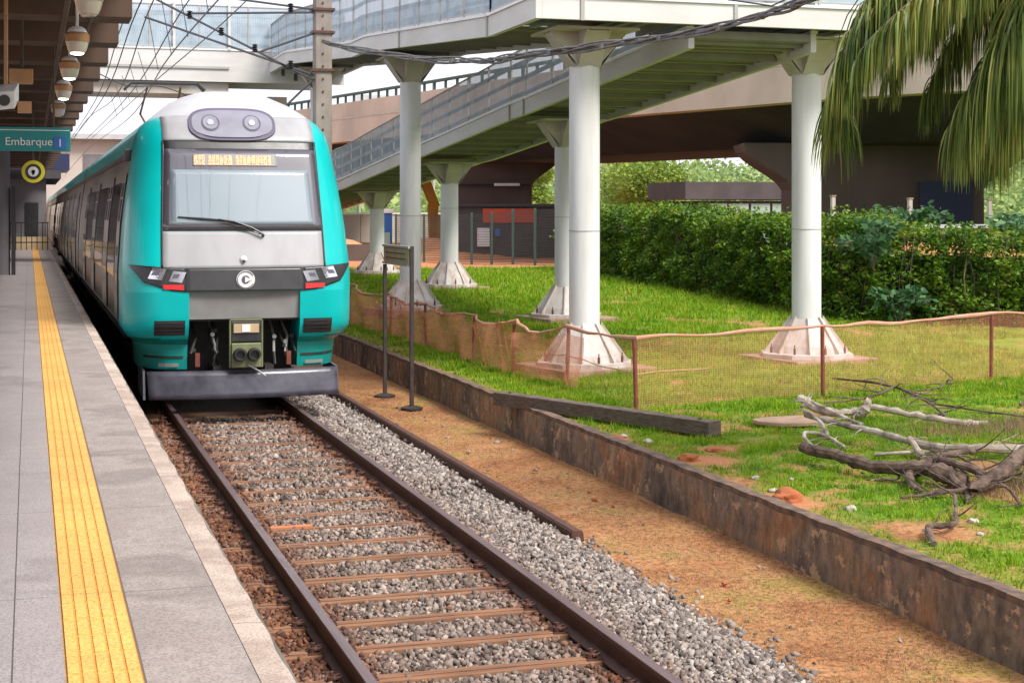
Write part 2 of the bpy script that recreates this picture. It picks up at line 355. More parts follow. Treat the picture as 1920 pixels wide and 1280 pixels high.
# ------------------------------------------------------------------ terrain
WX = 6.14      # face of the retaining wall
def sm(t): t = np.clip(t, 0, 1); return t*t*(3-2*t)
def gz(X, Y):
    X = np.asarray(X, float); Y = np.asarray(Y, float)
    up = .13+.10*sm((X-6.3)/3)+.40*sm((Y-24)/16)*sm((X-6)/4)-.30*sm((Y-56)/16)
    up = up+.05*(fbm(X*.9, Y*.9, 3)-.5)+.03*(fbm(X*4, Y*4, 9, 2)-.5)
    return up
def low(X, Y):
    return -.27+.05*(fbm(X*1.3, Y*1.3, 5)-.5)+.02*(fbm(X*9, Y*9, 6, 2)-.5)
soils = [(6.7, 14.7, .42), (6.45, 12.4, .42), (6.4, 16.5, .28), (7.1, 15.3, .32), (6.9, 10.9, .5), (8.2, 12.0, .55), (8.9, 13.0, .4), (6.5, 13.5, .25), (9.5, 11.5, .4)]
def turf(X, Y):
    X = np.asarray(X, float); Y = np.asarray(Y, float)
    t = sm((fbm(X*1.5, Y*1.5, 21)-.24)/.14)*(1-.75*sm((fbm(X*4.5, Y*4.5, 25)-.56)/.10)*sm((19-Y)/4))
    edge = np.clip((X-6.35)/.5, 0, 1); t = t*(.35+.65*edge)
    for (a, b, r) in soils:
        d = np.hypot(X-a, (Y-b)*.8)/r+.5*(fbm(X*5, Y*5, 30)-.5); t = t*sm((d-.55)/.45)
    t = t*(1-sm((Y-53-4*fbm(X*.3, Y*.3, 8))/3))
    far = sm((fbm(X*.05, Y*.05, 61)-.42)/.1)*sm((Y-110)/30)
    t = np.maximum(t, far)
    return np.where(X > WX+.12, t, np.where(Y > 110, far, 0))
xs = np.concatenate([np.linspace(-700, -12, 16), np.linspace(-8, 3.5, 8), np.linspace(3.8, WX+.05, 16), [WX+.10], np.linspace(WX+.2, 14, 56), np.linspace(14.4, 32, 45), np.linspace(34, 80, 20), np.linspace(90, 900, 24)])
ys = np.concatenate([np.linspace(-60, 4, 8), np.linspace(5, 26, 130), np.linspace(26.4, 60, 84), np.linspace(62, 130, 30), np.linspace(140, 1500, 30)])
X, Y = np.meshgrid(xs, ys)
Z = np.where(X > WX+.07, gz(X, Y), low(X, Y))
Z = np.where((X < 1.5), -.32, Z)
nx, ny = len(xs), len(ys)
idx = np.arange(nx*ny).reshape(ny, nx)
F = np.stack([idx[:-1, :-1], idx[:-1, 1:], idx[1:, 1:], idx[1:, :-1]], -1).reshape(-1, 4)
me = fast_mesh('ground', np.stack([X, Y, Z], -1).reshape(-1, 3), F)
for nm, arr in (('turf', turf(X, Y)), ('redsoil', np.clip(sm((Y-52)/6)*(Y < 130)+sum(np.exp(-((X-a)**2+(Y-b)**2)/(r*r*.7)) for a, b, r in soils[:4])*(X > WX+.1), 0, 1))):
    at_ = me.attributes.new(nm, 'FLOAT', 'POINT'); at_.data.foreach_set('value', np.asarray(arr, np.float32).ravel())
tag(link('ground', me, M['ground'], smooth=True), kind='structure', label='brown earth strip and grassy ground beside the railway')

# ballast bed
def bed_z(x): return -.20 if x < 3.9 else -.20
b = MB(); b.add([(.80, 3, -.19), (3.9, 3, -.19), (4.75, 3, -.27), (4.75, 200, -.27), (3.9, 200, -.19), (.80, 200, -.19)], [(0, 1, 4, 5), (1, 2, 3, 4)])
tag(b.build('ballast_bed', M['bed'], fixn=False), kind='structure', label='ballast bed under the track')

# ---- stones
ico = []
ph = (1+5**.5)/2
for a, b_ in ((-1, ph), (1, ph), (-1, -ph), (1, -ph)): ico.append((a, b_, 0))
for a, b_ in ((-1, ph), (1, ph), (-1, -ph), (1, -ph)): ico.append((0, a, b_))
for a, b_ in ((ph, -1), (ph, 1), (-ph, -1), (-ph, 1)): ico.append((a, 0, b_))
ico = np.array(ico)/1.9
icof = np.array([(0,11,5),(0,5,1),(0,1,7),(0,7,10),(0,10,11),(1,5,9),(5,11,4),(11,10,2),(10,7,6),(7,1,8),(3,9,4),(3,4,2),(3,2,6),(3,6,8),(3,8,9),(4,9,5),(2,4,11),(6,2,10),(8,6,7),(9,8,1)])
def stones(C, S):
    n = len(C)
    V = np.repeat(ico[None], n, 0)*(1+.85*(rng.random((n, 12, 1))-.5))
    sc_ = np.stack([.7+.6*rng.random(n), .7+.6*rng.random(n), .5+.4*rng.random(n)], -1)
    V = V*sc_[:, None]
    q = rng.normal(size=(n, 4)); q /= np.linalg.norm(q, axis=1)[:, None]; w, x, y, z = q.T
    Rm = np.stack([1-2*(y*y+z*z), 2*(x*y-z*w), 2*(x*z+y*w), 2*(x*y+z*w), 1-2*(x*x+z*z), 2*(y*z-x*w), 2*(x*z-y*w), 2*(y*z+x*w), 1-2*(x*x+y*y)], -1).reshape(n, 3, 3)
    V = np.einsum('nij,nkj->nki', Rm, V)*S[:, None, None]+C[:, None]
    Fc = (icof[None]+12*np.arange(n)[:, None, None]).reshape(-1, 3)
    return V.reshape(-1, 3), Fc
RL, RR = 1.885, 3.565         # rail centres
SLP = .66                     # sleeper spacing
def slp_y(i): return 7.35+i*SLP
C = []
def scatter(x0, x1, y0, y1, n):
    return np.stack([x0+(x1-x0)*rng.random(n), y0+(y1-y0)*rng.random(n)], -1)
A = [scatter(.9, 3.95, 7.5, 15, 30000), scatter(.9, 3.95, 15, 22, 13000), scatter(3.65, 4.85, 7.5, 15, 17000), scatter(3.65, 4.75, 15, 30, 12000), scatter(4.5, 5.0, 7.5, 14, 900), scatter(4.75, 5.9, 7.5, 24, 260)]
A = np.concatenate(A)
x, y = A.T
lim = 4.52+.10*(fbm(x*0+3, y*1.7, 41)-.5)*2+.12*(y < 13.6)
keep = (x < lim) | (rng.random(len(x)) < .09)
keep &= (np.abs(x-RL) > .085) & (np.abs(x-RR) > .085)
yy = (y-7.35) % SLP; yy = np.minimum(yy, SLP-yy)
onslp = (yy < .095) & (x > RL-.05) & (x < RR+.02)
keep &= ~onslp | (rng.random(len(x)) < .03+.22*(y > 13.6+.5*np.sin(x*5))*(y < 17.5))
x, y = x[keep], y[keep]
z = -.185+.03*rng.random(len(x))+.02*fbm(x*2, y*2, 44)
z = np.where(x > 3.9, z+.02*np.sin((x-3.9)*3.5)-.085*np.clip((x-4.1)/.6, 0, 1.3), z)
z = np.where(x > 4.72, low(x, y)+.006, z)
z = np.where((x < RR-.05), z-.022*(y < 13.6)-.012*(y >= 13.6), z)
S = (.014+.016*rng.random(len(x))**1.5)*(1+.3*(y > 16))
V, Fc = stones(np.stack([x, y, z], -1), S)
me = fast_mesh('ballast', V, Fc)
ru = np.clip(np.exp(-((x-RL)/.28)**2)+np.exp(-((x-RR)/.22)**2)+.9*(x < RL)+.25*(x < 3.5), 0, 1)*1.9
at_ = me.attributes.new('rusty', 'FLOAT', 'POINT'); at_.data.foreach_set('value', np.repeat(ru, 12).astype(np.float32))
tag(link('ballast', me, M['stone']), 'loose grey crushed stone ballast between and beside the rails', 'gravel', kind='stuff')

# ---- sleepers
def rail(xc, y0, y1, label, zt=0, name='rail'):
    t = thing(name, label, 'rail', (xc, y0, zt-.17))
    prof = [(-.07, -.17), (.07, -.17), (.07, -.158), (.012, -.135), (.009, -.045), (.036, -.03), (.036, -.004), (-.036, -.004), (-.036, -.03), (-.009, -.045), (-.012, -.135), (-.07, -.158)]
    b = MB(); b.prism([(xc+a, y0, zt+h) for a, h in prof], (0, y0, 0), (0, y1, 0)); b.build('rail_web', M['rust'], t)
    b = MB(); b.box(xc-.033, xc+.033, y0, y1, zt-.0038, zt+.001); b.build('rail_head', M['railtop'], t); return t
rail(RL, 4, 175, 'rusty running rail nearest the platform edge')
rail(RR, 4, 175, 'rusty running rail on the side away from the platform')
# loose rail beside the ballast
t = thing('guard_rail', 'dark rusty loose rail lying between the ballast and brown earth', 'rail', (4.68, 13.4, -.26))
prof = [(-.05, -.1), (.07, -.1), (.06, -.02), (.045, .0), (-.03, .0), (-.045, -.02)]
b = MB(); b.prism([(4.70+a, 13.1, -.15+h) for a, h in prof], (0, 13.1, 0), (0, 60, 0)); b.build('rail_bar', M['rust'], t)

sl0 = thing('sleeper', 'brown railway sleeper', 'sleeper', (2.725, slp_y(0), -.2), 'sleepers under the track')
b = MB(); b.box(1.5, 3.95, slp_y(0)-.075, slp_y(0)+.075, -.24, -.158)
b.box(1.6, 3.85, slp_y(0)-.02, slp_y(0)+.02, -.158, -.150)
sb = b.build('sleeper_body', M['sleeper'], sl0, bevel=.012)
clips = []
for xc in (RL, RR):
    for sg in (-1, 1):
        b = MB(); b.box(xc+sg*.12-.04, xc+sg*.12+.04, slp_y(0)-.05, slp_y(0)+.05, -.166, -.15)
        b.lathe([(.03, 0), (.03, .03), (.014, .034), (.014, .06)], (xc+sg*.125, slp_y(0), -.15), 10)
        b.tube([(xc+sg*.12, slp_y(0)-.03, -.13), (xc+sg*.07, slp_y(0)-.03, -.12), (xc+sg*.06, slp_y(0)+.03, -.12), (xc+sg*.12, slp_y(0)+.03, -.13)], .01, 6)
        clips.append(b.build('rail_clip', M['rust'], sl0))
names = ['nearest the camera']
NS = 24
ORD = 'first second third fourth fifth sixth seventh eighth ninth tenth eleventh twelfth thirteenth fourteenth fifteenth sixteenth seventeenth eighteenth nineteenth twentieth twenty-first twenty-second twenty-third twenty-fourth'.split()
for i in range(NS):
    if i == 0: o = sl0
    else:
        o = sl0.copy(); COL.objects.link(o); o.location = (2.725, slp_y(i), -.2)
        for ch in [sb]+clips:
            c = ch.copy(); COL.objects.link(c); c.parent = o
            c.location = ch.location
    o['label'] = 'rust brown sleeper under the rails, %s counted away from the bottom of the photo' % ORD[i]

# ------------------------------------------------------------------ platform
ZP = 1.12
b = MB(); b.box(-9, .835, -4, 72, -.4, ZP-.03); tag(b.build('platform', M['edgeside']), 'concrete station platform', kind='structure')
def slab(nm, x0, x1, mat, z=ZP, th=.026): 
    b = MB(); b.box(x0, x1, -4, 71.8, z-th, z); o = b.build(nm, M[mat]); return tag(o, kind='structure')
slab('platform_tiles', -9, .118, 'tile', ZP+.0)
slab('platform_slabs', .374, .745, 'granite', ZP-.001)
slab('platform_tactile_base', .118, .374, 'tactile_base', ZP+.001)
# ribs of the tactile strip
V = []; Fq = []
b = MB()
for k in range(5):
    xc = .12+.25*(k+.5)/5
    for j in range(0, 260):
        y0 = 4.0+j*.25
        b.box(xc-.0195, xc+.0195, y0+.008, y0+.242, ZP+.001, ZP+.0055)
tag(b.build('platform_tactile_ribs', M['tactile'], fixn=False), kind='structure')
b = MB(); 
def edgefn(u, v): 
    y = -4+u*75.8; return (.747+v*.115 if v < .99 else .86+.004*math.sin(y*2.1)+.005*math.sin(y*11), y, ZP+.002-.004*(v > .9))
b.grid(edgefn, 600, 2); tag(b.build('platform_edge', M['edge'], solid=.10), kind='structure')
b = MB(); b.box(.836, .90, -4, 72, -.4, ZP-.06); tag(b.build('platform_face', M['edgeside']), kind='structure')

# ------------------------------------------------------------------ canopy
t = thing('platform_canopy', 'dark brown ribbed platform canopy roof overhead on the left', 'canopy', (-3, 20, 4.7))
ys_b = [9.1+2.62*k for k in range(-1, 26)]
b = MB(); b.box(-7, 1.02, -4, 74, 5.42, 5.5); b.build('roof_sheet', M['canopy'], t)
for i, yb in enumerate(ys_b):
    b = MB(); b.box(-7, 1.05, yb, yb+.55, 4.78, 5.41); b.build('canopy_beam', M['fascia'] if i % 1 == 0 else M['canopy'], t, bevel=.01)
b = MB()
for k in range(190):
    yb = 5+k*.37; b.box(-7, .98, yb, yb+.07, 5.30, 5.415)
o = b.build('roof_rib', M['canopy2'], t, fixn=False)
b = MB()
for xb in (-1.6, -.5, .25): b.box(xb, xb+.06, -4, 74, 5.18, 5.29)
b.build('purlin', M['canopy2'], t)
# long conduit
b = MB(); b.tube([(.62, 0, 4.74), (.62, 70, 4.74)], .018, 8); b.build('conduit', M['canopy2'], t)
b = MB(); b.tube([(.35, 0, 4.72), (.35, 70, 4.72)], .03, 8); b.build('conduit', M['fascia'], t)

def pendant(y, label, lit):
    X0 = .48; t = thing('pendant_lamp', label, 'lamp', (X0, y, 4.70), 'bell lamps under the platform canopy')
    b = MB(); b.tube([(X0, y, 4.9), (X0, y, 4.62)], .018, 8); b.lathe([(.05, -.04), (.085, -.06), (.105, -.10)], (X0, y, 4.70), 20); b.build('lamp_housing', M['white'], t, smooth=True)
    b = MB(); b.lathe([(.106, -.101), (.128, -.125), (.124, -.20)], (X0, y, 4.70), 20); b.build('lamp_collar', M['lampbrass'], t, smooth=True)
    b = MB(); b.lathe([(.118, -.201), (.100, -.27), (.078, -.315)], (X0, y, 4.70), 20); b.build('lamp_bowl', M['bowl'], t, smooth=True)
    b = MB(); b.lathe([(.070, -.316), (.060, -.33), (.03, -.335)], (X0, y, 4.70), 14); b.build('lamp_bulb', M['lampglow'] if lit else M['bowl'], t, smooth=True)
for y, l, g in ((13.6, 'bell shaped brass lamp cut off by the top edge, nearest of its row', 0), (16.9, 'bell shaped brass and glass lamp, largest fully seen one under the canopy', 1),
                (20.1, 'second fully seen bell lamp under the canopy, glowing at its mouth', 1), (23.7, 'bell lamp with the brightest white glow below it, under the canopy', 1), (27.9, 'smallest bell lamp at the far end of its row above the teal sign', 0)):
    pendant(y, l, g)
t = thing('junction_box', 'brown rectangular box fixed under the canopy beam', 'box', (-.08, 17.8, 4.15))
b = MB(); b.box(-.21, .04, 17.6, 17.9, 4.12, 4.27); b.build('box_body', M['lampbrass'], t, bevel=.01)
b = MB(); b.tube([(-.08, 17.8, 4.27), (-.08, 17.8, 4.9)], .02, 6); b.build('box_hanger', M['canopy2'], t)
t = thing('security_camera', 'white boxy security camera hanging from the canopy at the left edge', 'camera', (-.2, 14.7, 3.7))
b = MB(); b.prism([(-.30, 14.3, 3.60), (-.12, 14.3, 3.62), (-.12, 14.3, 3.78), (-.30, 14.3, 3.76)], (0, 0, 0), (.03, .4, .10)); b.build('camera_body', M['white'], t, bevel=.01)
b = MB(); b.lathe([(.05, 0), (.05, .02)], (-.21, 14.27, 3.69), 14, 'y'); b.build('camera_lens', M['black'], t)
b = MB(); b.tube([(-.2, 14.6, 3.8), (-.2, 14.6, 4.9)], .018, 6); b.box(-.10, .02, 14.5, 14.62, 3.60, 3.70); b.build('camera_bracket', M['lampbrass'], t)

# text helper
def text(s, size, m, parent, loc, name='lettering', rot=(R(90), 0, 0), ext=.003):
    cu = bpy.data.curves.new(name, 'FONT'); cu.body = s; cu.size = size; cu.extrude = ext
    to = bpy.data.objects.new('tmp', cu); COL.objects.link(to); bpy.context.view_layer.update()
    me = bpy.data.meshes.new_from_object(to); COL.objects.unlink(to); bpy.data.objects.remove(to)
    from mathutils import Euler, Matrix, Vector
    me.transform(Matrix.Translation(Vector(loc)) @ Euler(rot).to_matrix().to_4x4())
    return link(name, me, m, parent)
t = thing('platform_sign', 'teal hanging sign reading Embarque beside a number one square', 'sign', (-.1, 20.9, 3.5))
b = MB(); b.box(-.75, .51, 20.86, 20.93, 3.50, 3.81); b.build('sign_panel', M['tealsign'], t, bevel=.006)
text('Embarque', .145, M['white'], t, (-.30, 20.855, 3.575))
b = MB(); b.box(.30, .46, 20.850, 20.858, 3.53, 3.69); b.build('number_plate', M['blue'], t)
text('1', .14, M['white'], t, (.345, 20.846, 3.562))
b = MB(); b.box(-.74, .50, 20.855, 20.859, 3.765, 3.775); b.build('trim_line', M['white'], t)
b = MB()
for xx in (-.5, .3): b.tube([(xx, 20.9, 3.81), (xx, 20.9, 4.9)], .015, 6)
b.build('sign_hanger', M['canopy2'], t)
t = thing('round_sign', 'round yellow hanging sign with black ring and white centre', 'sign', (.07, 30.3, 3.48))
b = MB(); b.lathe([(.21, 0), (.21, .05)], (.07, 30.33, 3.48), 32, 'y'); b.build('sign_disc', M['yellow'], t)
b = MB(); b.lathe([(.145, 0), (.145, .004)], (.07, 30.322, 3.48), 28, 'y'); b.build('sign_ring', M['black'], t)
b = MB(); b.lathe([(.095, 0), (.095, .004)], (.07, 30.314, 3.48), 24, 'y'); b.build('sign_centre', M['white'], t)
b = MB(); b.lathe([(.035, 0), (.035, .004)], (.07, 30.306, 3.48), 12, 'y'); b.box(.05, .09, 30.306, 30.31, 3.42, 3.50); b.build('sign_mark', M['black'], t)
b = MB(); b.tube([(.07, 30.36, 3.68), (.07, 30.36, 4.9)], .02, 6); b.build('sign_hanger', M['canopy2'], t)

t = thing('canopy_column', 'grey brown round canopy column standing on the platform at the left edge', 'column', (-.62, 41.9, ZP))
b = MB(); b.tube([(-.66, 41.9, ZP), (-.66, 41.9, 4.3), (-.72, 41.9, 4.78)], [.19, .19, .3], 16); b.build('column_shaft', M['asphaltish'], t, smooth=True)
b = MB(); b.box(-.44, -.34, 41.7, 42.1, ZP, 3.4); b.build('column_panel', M['black'], t)
t = thing('end_building', 'grey low building beyond the end of the platform', 'building', (-1, 76, 0))
b = MB(); b.box(-6, .75, 75, 90, -.3, 4.3); b.build('wall', M['asphaltish'], t)
b = MB(); b.box(-6.2, 1.4, 74.5, 90.5, 4.3, 4.7); b.build('roof', M['darkwall'], t)
b = MB(); b.box(-.2, .4, 74.96, 74.99, 1.2, 3.2); b.build('door', M['black'], t)
t = thing('platform_gate', 'thin dark metal gate across the far end of the platform', 'gate', (-.2, 70, ZP))
b = MB()
for k in range(9): b.box(-1.0+.22*k-.02, -1.0+.22*k+.02, 69.98, 70.02, ZP, ZP+1.2)
b.box(-1.05, .8, 69.97, 70.03, ZP+1.15, ZP+1.2); b.box(-1.05, .8, 69.97, 70.03, ZP+.3, ZP+.35); b.build('gate_bars', M['black'], t, fixn=False)
b = MB(); b.box(-1.10, -1.04, 69.95, 70.05, ZP, ZP+2.2); b.build('gate_post', M['black'], t)
b = MB(); b.box(-1.2, .8, 71, 71.12, ZP, ZP+.55); tag(b.build('end_barrier', M['tanboard']), 'low ochre barrier closing the far end of the platform', 'barrier')
t = thing('far_canopy', 'dark navy flat canopy over the far platform end', 'canopy', (-.5, 84, 4))
b = MB(); b.box(-4.5, 2.2, 92, 100, 5.2, 6.1); b.build('canopy_slab', M['navy'], t)
b = MB(); b.box(-4, -3.8, 95, 95.2, 0, 5.2); b.box(.6, .8, 95, 95.2, 0, 5.2); b.build('canopy_post', M['asphaltish'], t)
t = thing('station_building', 'pale pink station building far behind the train roof', 'building', (-5, 130, 0))
b = MB(); b.box(-22, 14, 128, 140, -.3, 8.6); b.build('wall', M['palewall'], t)
b = MB(); b.box(-23, 15, 127, 141, 8.6, 9.0); b.build('roof', M['roofgrey'], t)
for k in range(10):
    b = MB(); b.box(-19+3.3*k, -17.4+3.3*k, 127.9, 127.97, 5.6, 7.4); b.build('window', M['asphaltish'], t)

# ------------------------------------------------------------------ TRAIN
TX = 2.80
def interp(tab, z):
    if z <= tab[0][0]: return tab[0][1]
    for (a, p), (b_, q) in zip(tab, tab[1:]):
        if z <= b_: return p+(q-p)*(z-a)/(b_-a)
    return tab[-1][1]
WT = [(.50, 1.36), (.92, 1.40), (1.00, 1.50), (1.12, 1.58), (1.9, 1.585), (2.6, 1.54), (3.2, 1.46), (3.6, 1.395), (3.84, 1.34), (3.98, 1.25), (4.12, 1.08), (4.27, .90), (4.41, .68), (4.51, .43), (4.56, .18)]
YT = [(.50, 21.42), (.92, 21.36), (1.02, 21.22), (1.2, 21.13), (1.62, 21.10), (1.95, 21.14), (2.46, 21.30), (3.56, 21.64), (3.75, 21.72), (3.95, 21.88), (4.12, 22.08), (4.27, 22.38), (4.41, 22.85), (4.51, 23.4), (4.56, 23.9)]
def wz(z): return interp(WT, z)
def yfz(z): return interp(YT, z)
def F0(s, z):
    w = wz(z); a = max(w-.5, w*.62); q = min(1, max(0, (abs(s)-a)/(w-a)))
    y = yfz(z)+.10*(s/1.5)**2+.75*(1-math.sqrt(max(0, 1-q**2.2)))
    return np.array((TX+s, y, z))
def Fo(s, z, off):
    w = wz(z)*.985; s = max(-w, min(w, s)); e = .01
    ds = F0(s+e if s < w-e else s, z)-F0(s-e if s > -w+e else s, z); dz = F0(s, z+e)-F0(s, z-e)
    n = np.cross(ds, dz); n /= np.linalg.norm(n)+1e-9
    if n[1] > 0: n = -n
    return F0(s, z)+n*off
YE = 22.75
def uring(z, n=22, s0=None):
    """U shaped ring at height z: left side back -> front -> right side back"""
    w = wz(z); a = max(w-.5, w*.62); ye = max(YE, yfz(z)+1.0)
    pts = [(TX-w, ye, z)]
    th = [1-.5*(1-math.cos(math.pi*k/n)) for k in range(n+1)]
    for k in range(n+1):
        tt = k/n; q = math.cos(tt*math.pi/2)**.9
        s = -(a+(w-a)*q); pts.append(tuple(F0(s, z)))
    for k in range(1, 12): pts.append(tuple(F0(-a+2*a*k/12, z)))
    for k in range(n, -1, -1):
        tt = k/n; q = math.cos(tt*math.pi/2)**.9
        s = (a+(w-a)*q); pts.append(tuple(F0(s, z)))
    pts.append((TX+w, ye, z)); return pts
def loft(rows, name, m, par, cap=False, **k):
    b = MB(); n = len(rows[0]); vs = [p for r in rows for p in r]
    b.add(vs, [(j*n+i, j*n+i+1, (j+1)*n+i+1, (j+1)*n+i) for j in range(len(rows)-1) for i in range(n-1)])
    return b.build(name, m, par, smooth=True, **k)
train = thing('commuter_train', 'teal and grey electric commuter train standing at the platform', 'train', (TX, 21.2, 0))
zr = [1.64, 1.75, 1.85, 1.95, 2.1, 2.3, 2.5, 2.8, 3.1, 3.4, 3.6, 3.72, 3.84, 3.91, 3.98, 4.05]
loft([uring(z) for z in zr], 'cab_shell', M['teal'], train)
zr = [4.05, 4.12, 4.19, 4.27, 4.34, 4.41, 4.46, 4.51, 4.54, 4.56]
loft([uring(z) for z in zr], 'roof_fairing', M['roofgrey'], train)
# lower lobes, left and right of the coupler recess
def lobe(sg, zs, name, mat):
    rows = []
    for z in zs:
        w = wz(z); a = max(w-.5, w*.62); s0 = .75
        pts = [(TX+sg*s0, yfz(z)+.75, z), tuple(F0(sg*s0, z))]
        for k in range(1, 4): pts.append(tuple(F0(sg*(s0+(a-s0)*k/4), z)))
        for k in range(16, -1, -1):
            q = math.cos(k/16*math.pi/2)**.9; pts.append(tuple(F0(sg*(a+(w-a)*q), z)))
        pts.append((TX+sg*w, max(YE, yfz(z)+1), z)); rows.append(pts)
    return loft(rows, name, M[mat], train)
for sg in (-1, 1):
    lobe(sg, [1.00, 1.04, 1.08, 1.12, 1.2, 1.35, 1.5, 1.64], 'cab_corner', 'teal')
    lobe(sg, [.58, .62, .66, .70, .72, .92, .97, 1.00], 'cab_skirt', 'teal_low')
    b = MB(); b.grid(lambda u, v: Fo(sg*(.80+.5*u), .735, .012+.01*0)+np.array((0, 0, .03*v)), 8, 1); b.build('skirt_groove', M['dark'], train)
def overlay(name, mat, s0, s1, z0, z1, off=.008, nu=24, nv=12, par=None, th=.006):
    """s0/s1 floats or functions of z ; z0/z1 floats or functions of s-parameter u"""
    f = lambda q, a: q(a) if callable(q) else q
    def fn(u, v):
        za, zb = f(z0, u), f(z1, u); z = za+(zb-za)*v; a, b_ = f(s0, z), f(s1, z)
        return Fo(a+(b_-a)*u, z, off)
    b = MB(); b.grid(fn, nu, nv); o = b.build(name, M[mat], par or train, smooth=True, fixn=False)
    md = o.modifiers.new('thickness', 'SOLIDIFY'); md.thickness = th; md.offset = 1 if False else 0
    return o
gl = lambda z: interp([(1.95, -1.10), (2.46, -1.09), (3.6, -1.045), (4.06, -1.045)], z)
gr = lambda z: -gl(z)
overlay('nose_panel', 'grey', gl, gr, 1.955, 2.452, .010)
overlay('brow_panel', 'grey', gl, gr, 3.70, 4.055, .010)
overlay('brow_gap', 'black', gl, gr, 3.585, 3.695, .004)
ws = overlay('windshield', 'screenframe', lambda z: gl(z)+.012, lambda z: gr(z)-.012, 2.462, 3.58, .016)
overlay('glass_pane', 'screen', lambda z: interp([(2.5, -.97), (3.3, -.955)], z), lambda z: interp([(2.5, .97), (3.3, .925)], z), 2.53, 3.29, .024, par=ws)
# seals on both sides of the grey panels
for sg in (-1, 1):
    overlay('panel_seal', 'black', lambda z: sg*gr(z)-.012, lambda z: sg*gr(z)+.012, 1.96, 3.70, .013, nu=1, nv=24)
overlay('nose_band', 'band', -.80, .80, 1.645, 1.95, .012)
for sg in (-1, 1):
    b = MB(); b.grid(lambda u, v: Fo(sg*(gr(2)+.01+(wz(1.0)-gr(2))*u), 1.005+.008*v, .004), 10, 1); b.build('panel_seam', M['dark'], train, fixn=False)
    b = MB(); side_z = [1.02+.12*k for k in range(22)]
    vs = []
    for z in side_z: vs += [(TX+sg*(wz(z)+.003), 22.60, z), (TX+sg*(wz(z)+.003), 22.612, z)]
    b.add(vs, [(2*k, 2*k+1, 2*k+3, 2*k+2) for k in range(21)]); b.build('panel_seam', M['dark'], train, fixn=False)
# headlights
for sg in (-1, 1):
    zt = lambda u: 1.955+.05*u
    zb = lambda u: interp([(0, 1.645), (.25, 1.66), (.75, 1.77), (1, 1.985)], u)
    h = overlay('headlight', 'black', sg*.80, sg*1.50, zb, zt, .012)
    for k, (sc0, zc0) in enumerate(((.93, 1.83), (1.19, 1.87))):
        def cell(u, v, sc0=sc0, zc0=zc0): return Fo(sg*(sc0-.085+.17*u-.06*v), zc0-.065+.14*v+.02*u, .022)
        b = MB(); b.grid(cell, 4, 4); o = b.build('lamp_cell', M['chrome'], h, fixn=False)
        b = MB(); 
        def dk(u, v, sc0=sc0, zc0=zc0): return Fo(sg*(sc0-.035+.08*u-.03*v), zc0+.0+.05*v, .030)
        b.grid(dk, 2, 2); b.build('lamp_lens', M['lensring'], h, fixn=False)
    b = MB(); b.grid(lambda u, v: Fo(sg*(.82+.27*u), 1.665+.02*u+.075*v-.02*u*v, .026), 6, 2); b.build('tail_lamp', M['red'], h, fixn=False)
    # ventilation grilles
    b = MB(); b.grid(lambda u, v: Fo(sg*(.80+.40*u), 1.06+.20*v, .01), 6, 3); g_ = b.build('grille', M['black'], train, fixn=False)
    for k in range(4):
        b = MB(); b.grid(lambda u, v: Fo(sg*(.825+.35*u), 1.085+.047*k+.018*v, .02), 6, 1); b.build('grille_slat', M['band'], g_, fixn=False)
    b = MB(); b.grid(lambda u, v: Fo(sg*(.86+.25*u), .62+.05*v, .03), 3, 1); b.build('footstep', M['lowgrey'], train, fixn=False)
# logo
c0 = Fo(.0, 1.80, .022)
b = MB(); b.lathe([(.125, 0), (.125, .01)], (c0[0], c0[1]-.012, c0[2]), 36, 'y'); lg = b.build('emblem', M['white'], train)
b = MB(); b.lathe([(.055, 0), (.055, .004)], (c0[0], c0[1]-.018, c0[2]), 24, 'y'); b.build('emblem_centre', M['lensring'], lg)
b = MB(); b.prism([(c0[0]-.01, c0[1]-.020, c0[2]+.04), (c0[0]+.085, c0[1]-.020, c0[2]), (c0[0]-.01, c0[1]-.020, c0[2]-.04)], (0, 0, 0), (0, -.004, 0)); b.build('emblem_arrow', M['white'], lg)
b = MB()
for k in range(9):
    a0 = R(40+k*16)
b.tube([(c0[0]+.112*math.cos(R(a)), c0[1]-.018, c0[2]+.112*math.sin(R(a))) for a in range(30, 331, 15)], .005, 5); b.build('emblem_rim', M['lensring'], lg)
# dome camera above
c1 = Fo(-.02, 2.07, .012)
b = MB(); b.lathe([(.05, 0), (.05, -.015), (.035, -.04), (.0, -.055)], tuple(c1), 18, 'y'); dc = b.build('nose_camera', M['white'], train, smooth=True)
b = MB(); b.lathe([(.02, 0), (.018, -.008)], (c1[0], c1[1]-.045, c1[2]-.022), 12, 'y'); b.build('camera_eye', M['black'], dc)
# lozenge lamp on the brow
def loz(s, z, hw, hh, off, name, mat, par=None, depth=.03, n=40):
    pts = []
    for k in range(n):
        a = 2*math.pi*k/n; ca, sa = math.cos(a), math.sin(a)
        e = .62; x = hw*math.copysign(abs(ca)**(.55), ca); y = hh*math.copysign(abs(sa)**.75, sa); pts.append((x, y))
    # use the cut-corner lozenge: clamp
    b = MB(); cen = Fo(s, z, off+depth*1.05)
    outer = [Fo(s+x, z+y, off-.01) for x, y in pts]; inner = [Fo(s+x*.985, z+y*.97, off+depth) for x, y in pts]
    vs = outer+inner+[cen]; fs = [(i, (i+1) % n, n+(i+1) % n, n+i) for i in range(n)]+[(n+i, n+(i+1) % n, 2*n) for i in range(n)]
    b.add(vs, fs); return b.build(name, M[mat], par or train, fixn=False)
hz = 3.925
lf = loz(-.09, hz, .61, .235, .012, 'roof_lamp', 'lensring', depth=.03)
loz(-.09, hz, .565, .195, .03, 'lamp_cover', 'lens', lf, depth=.022)
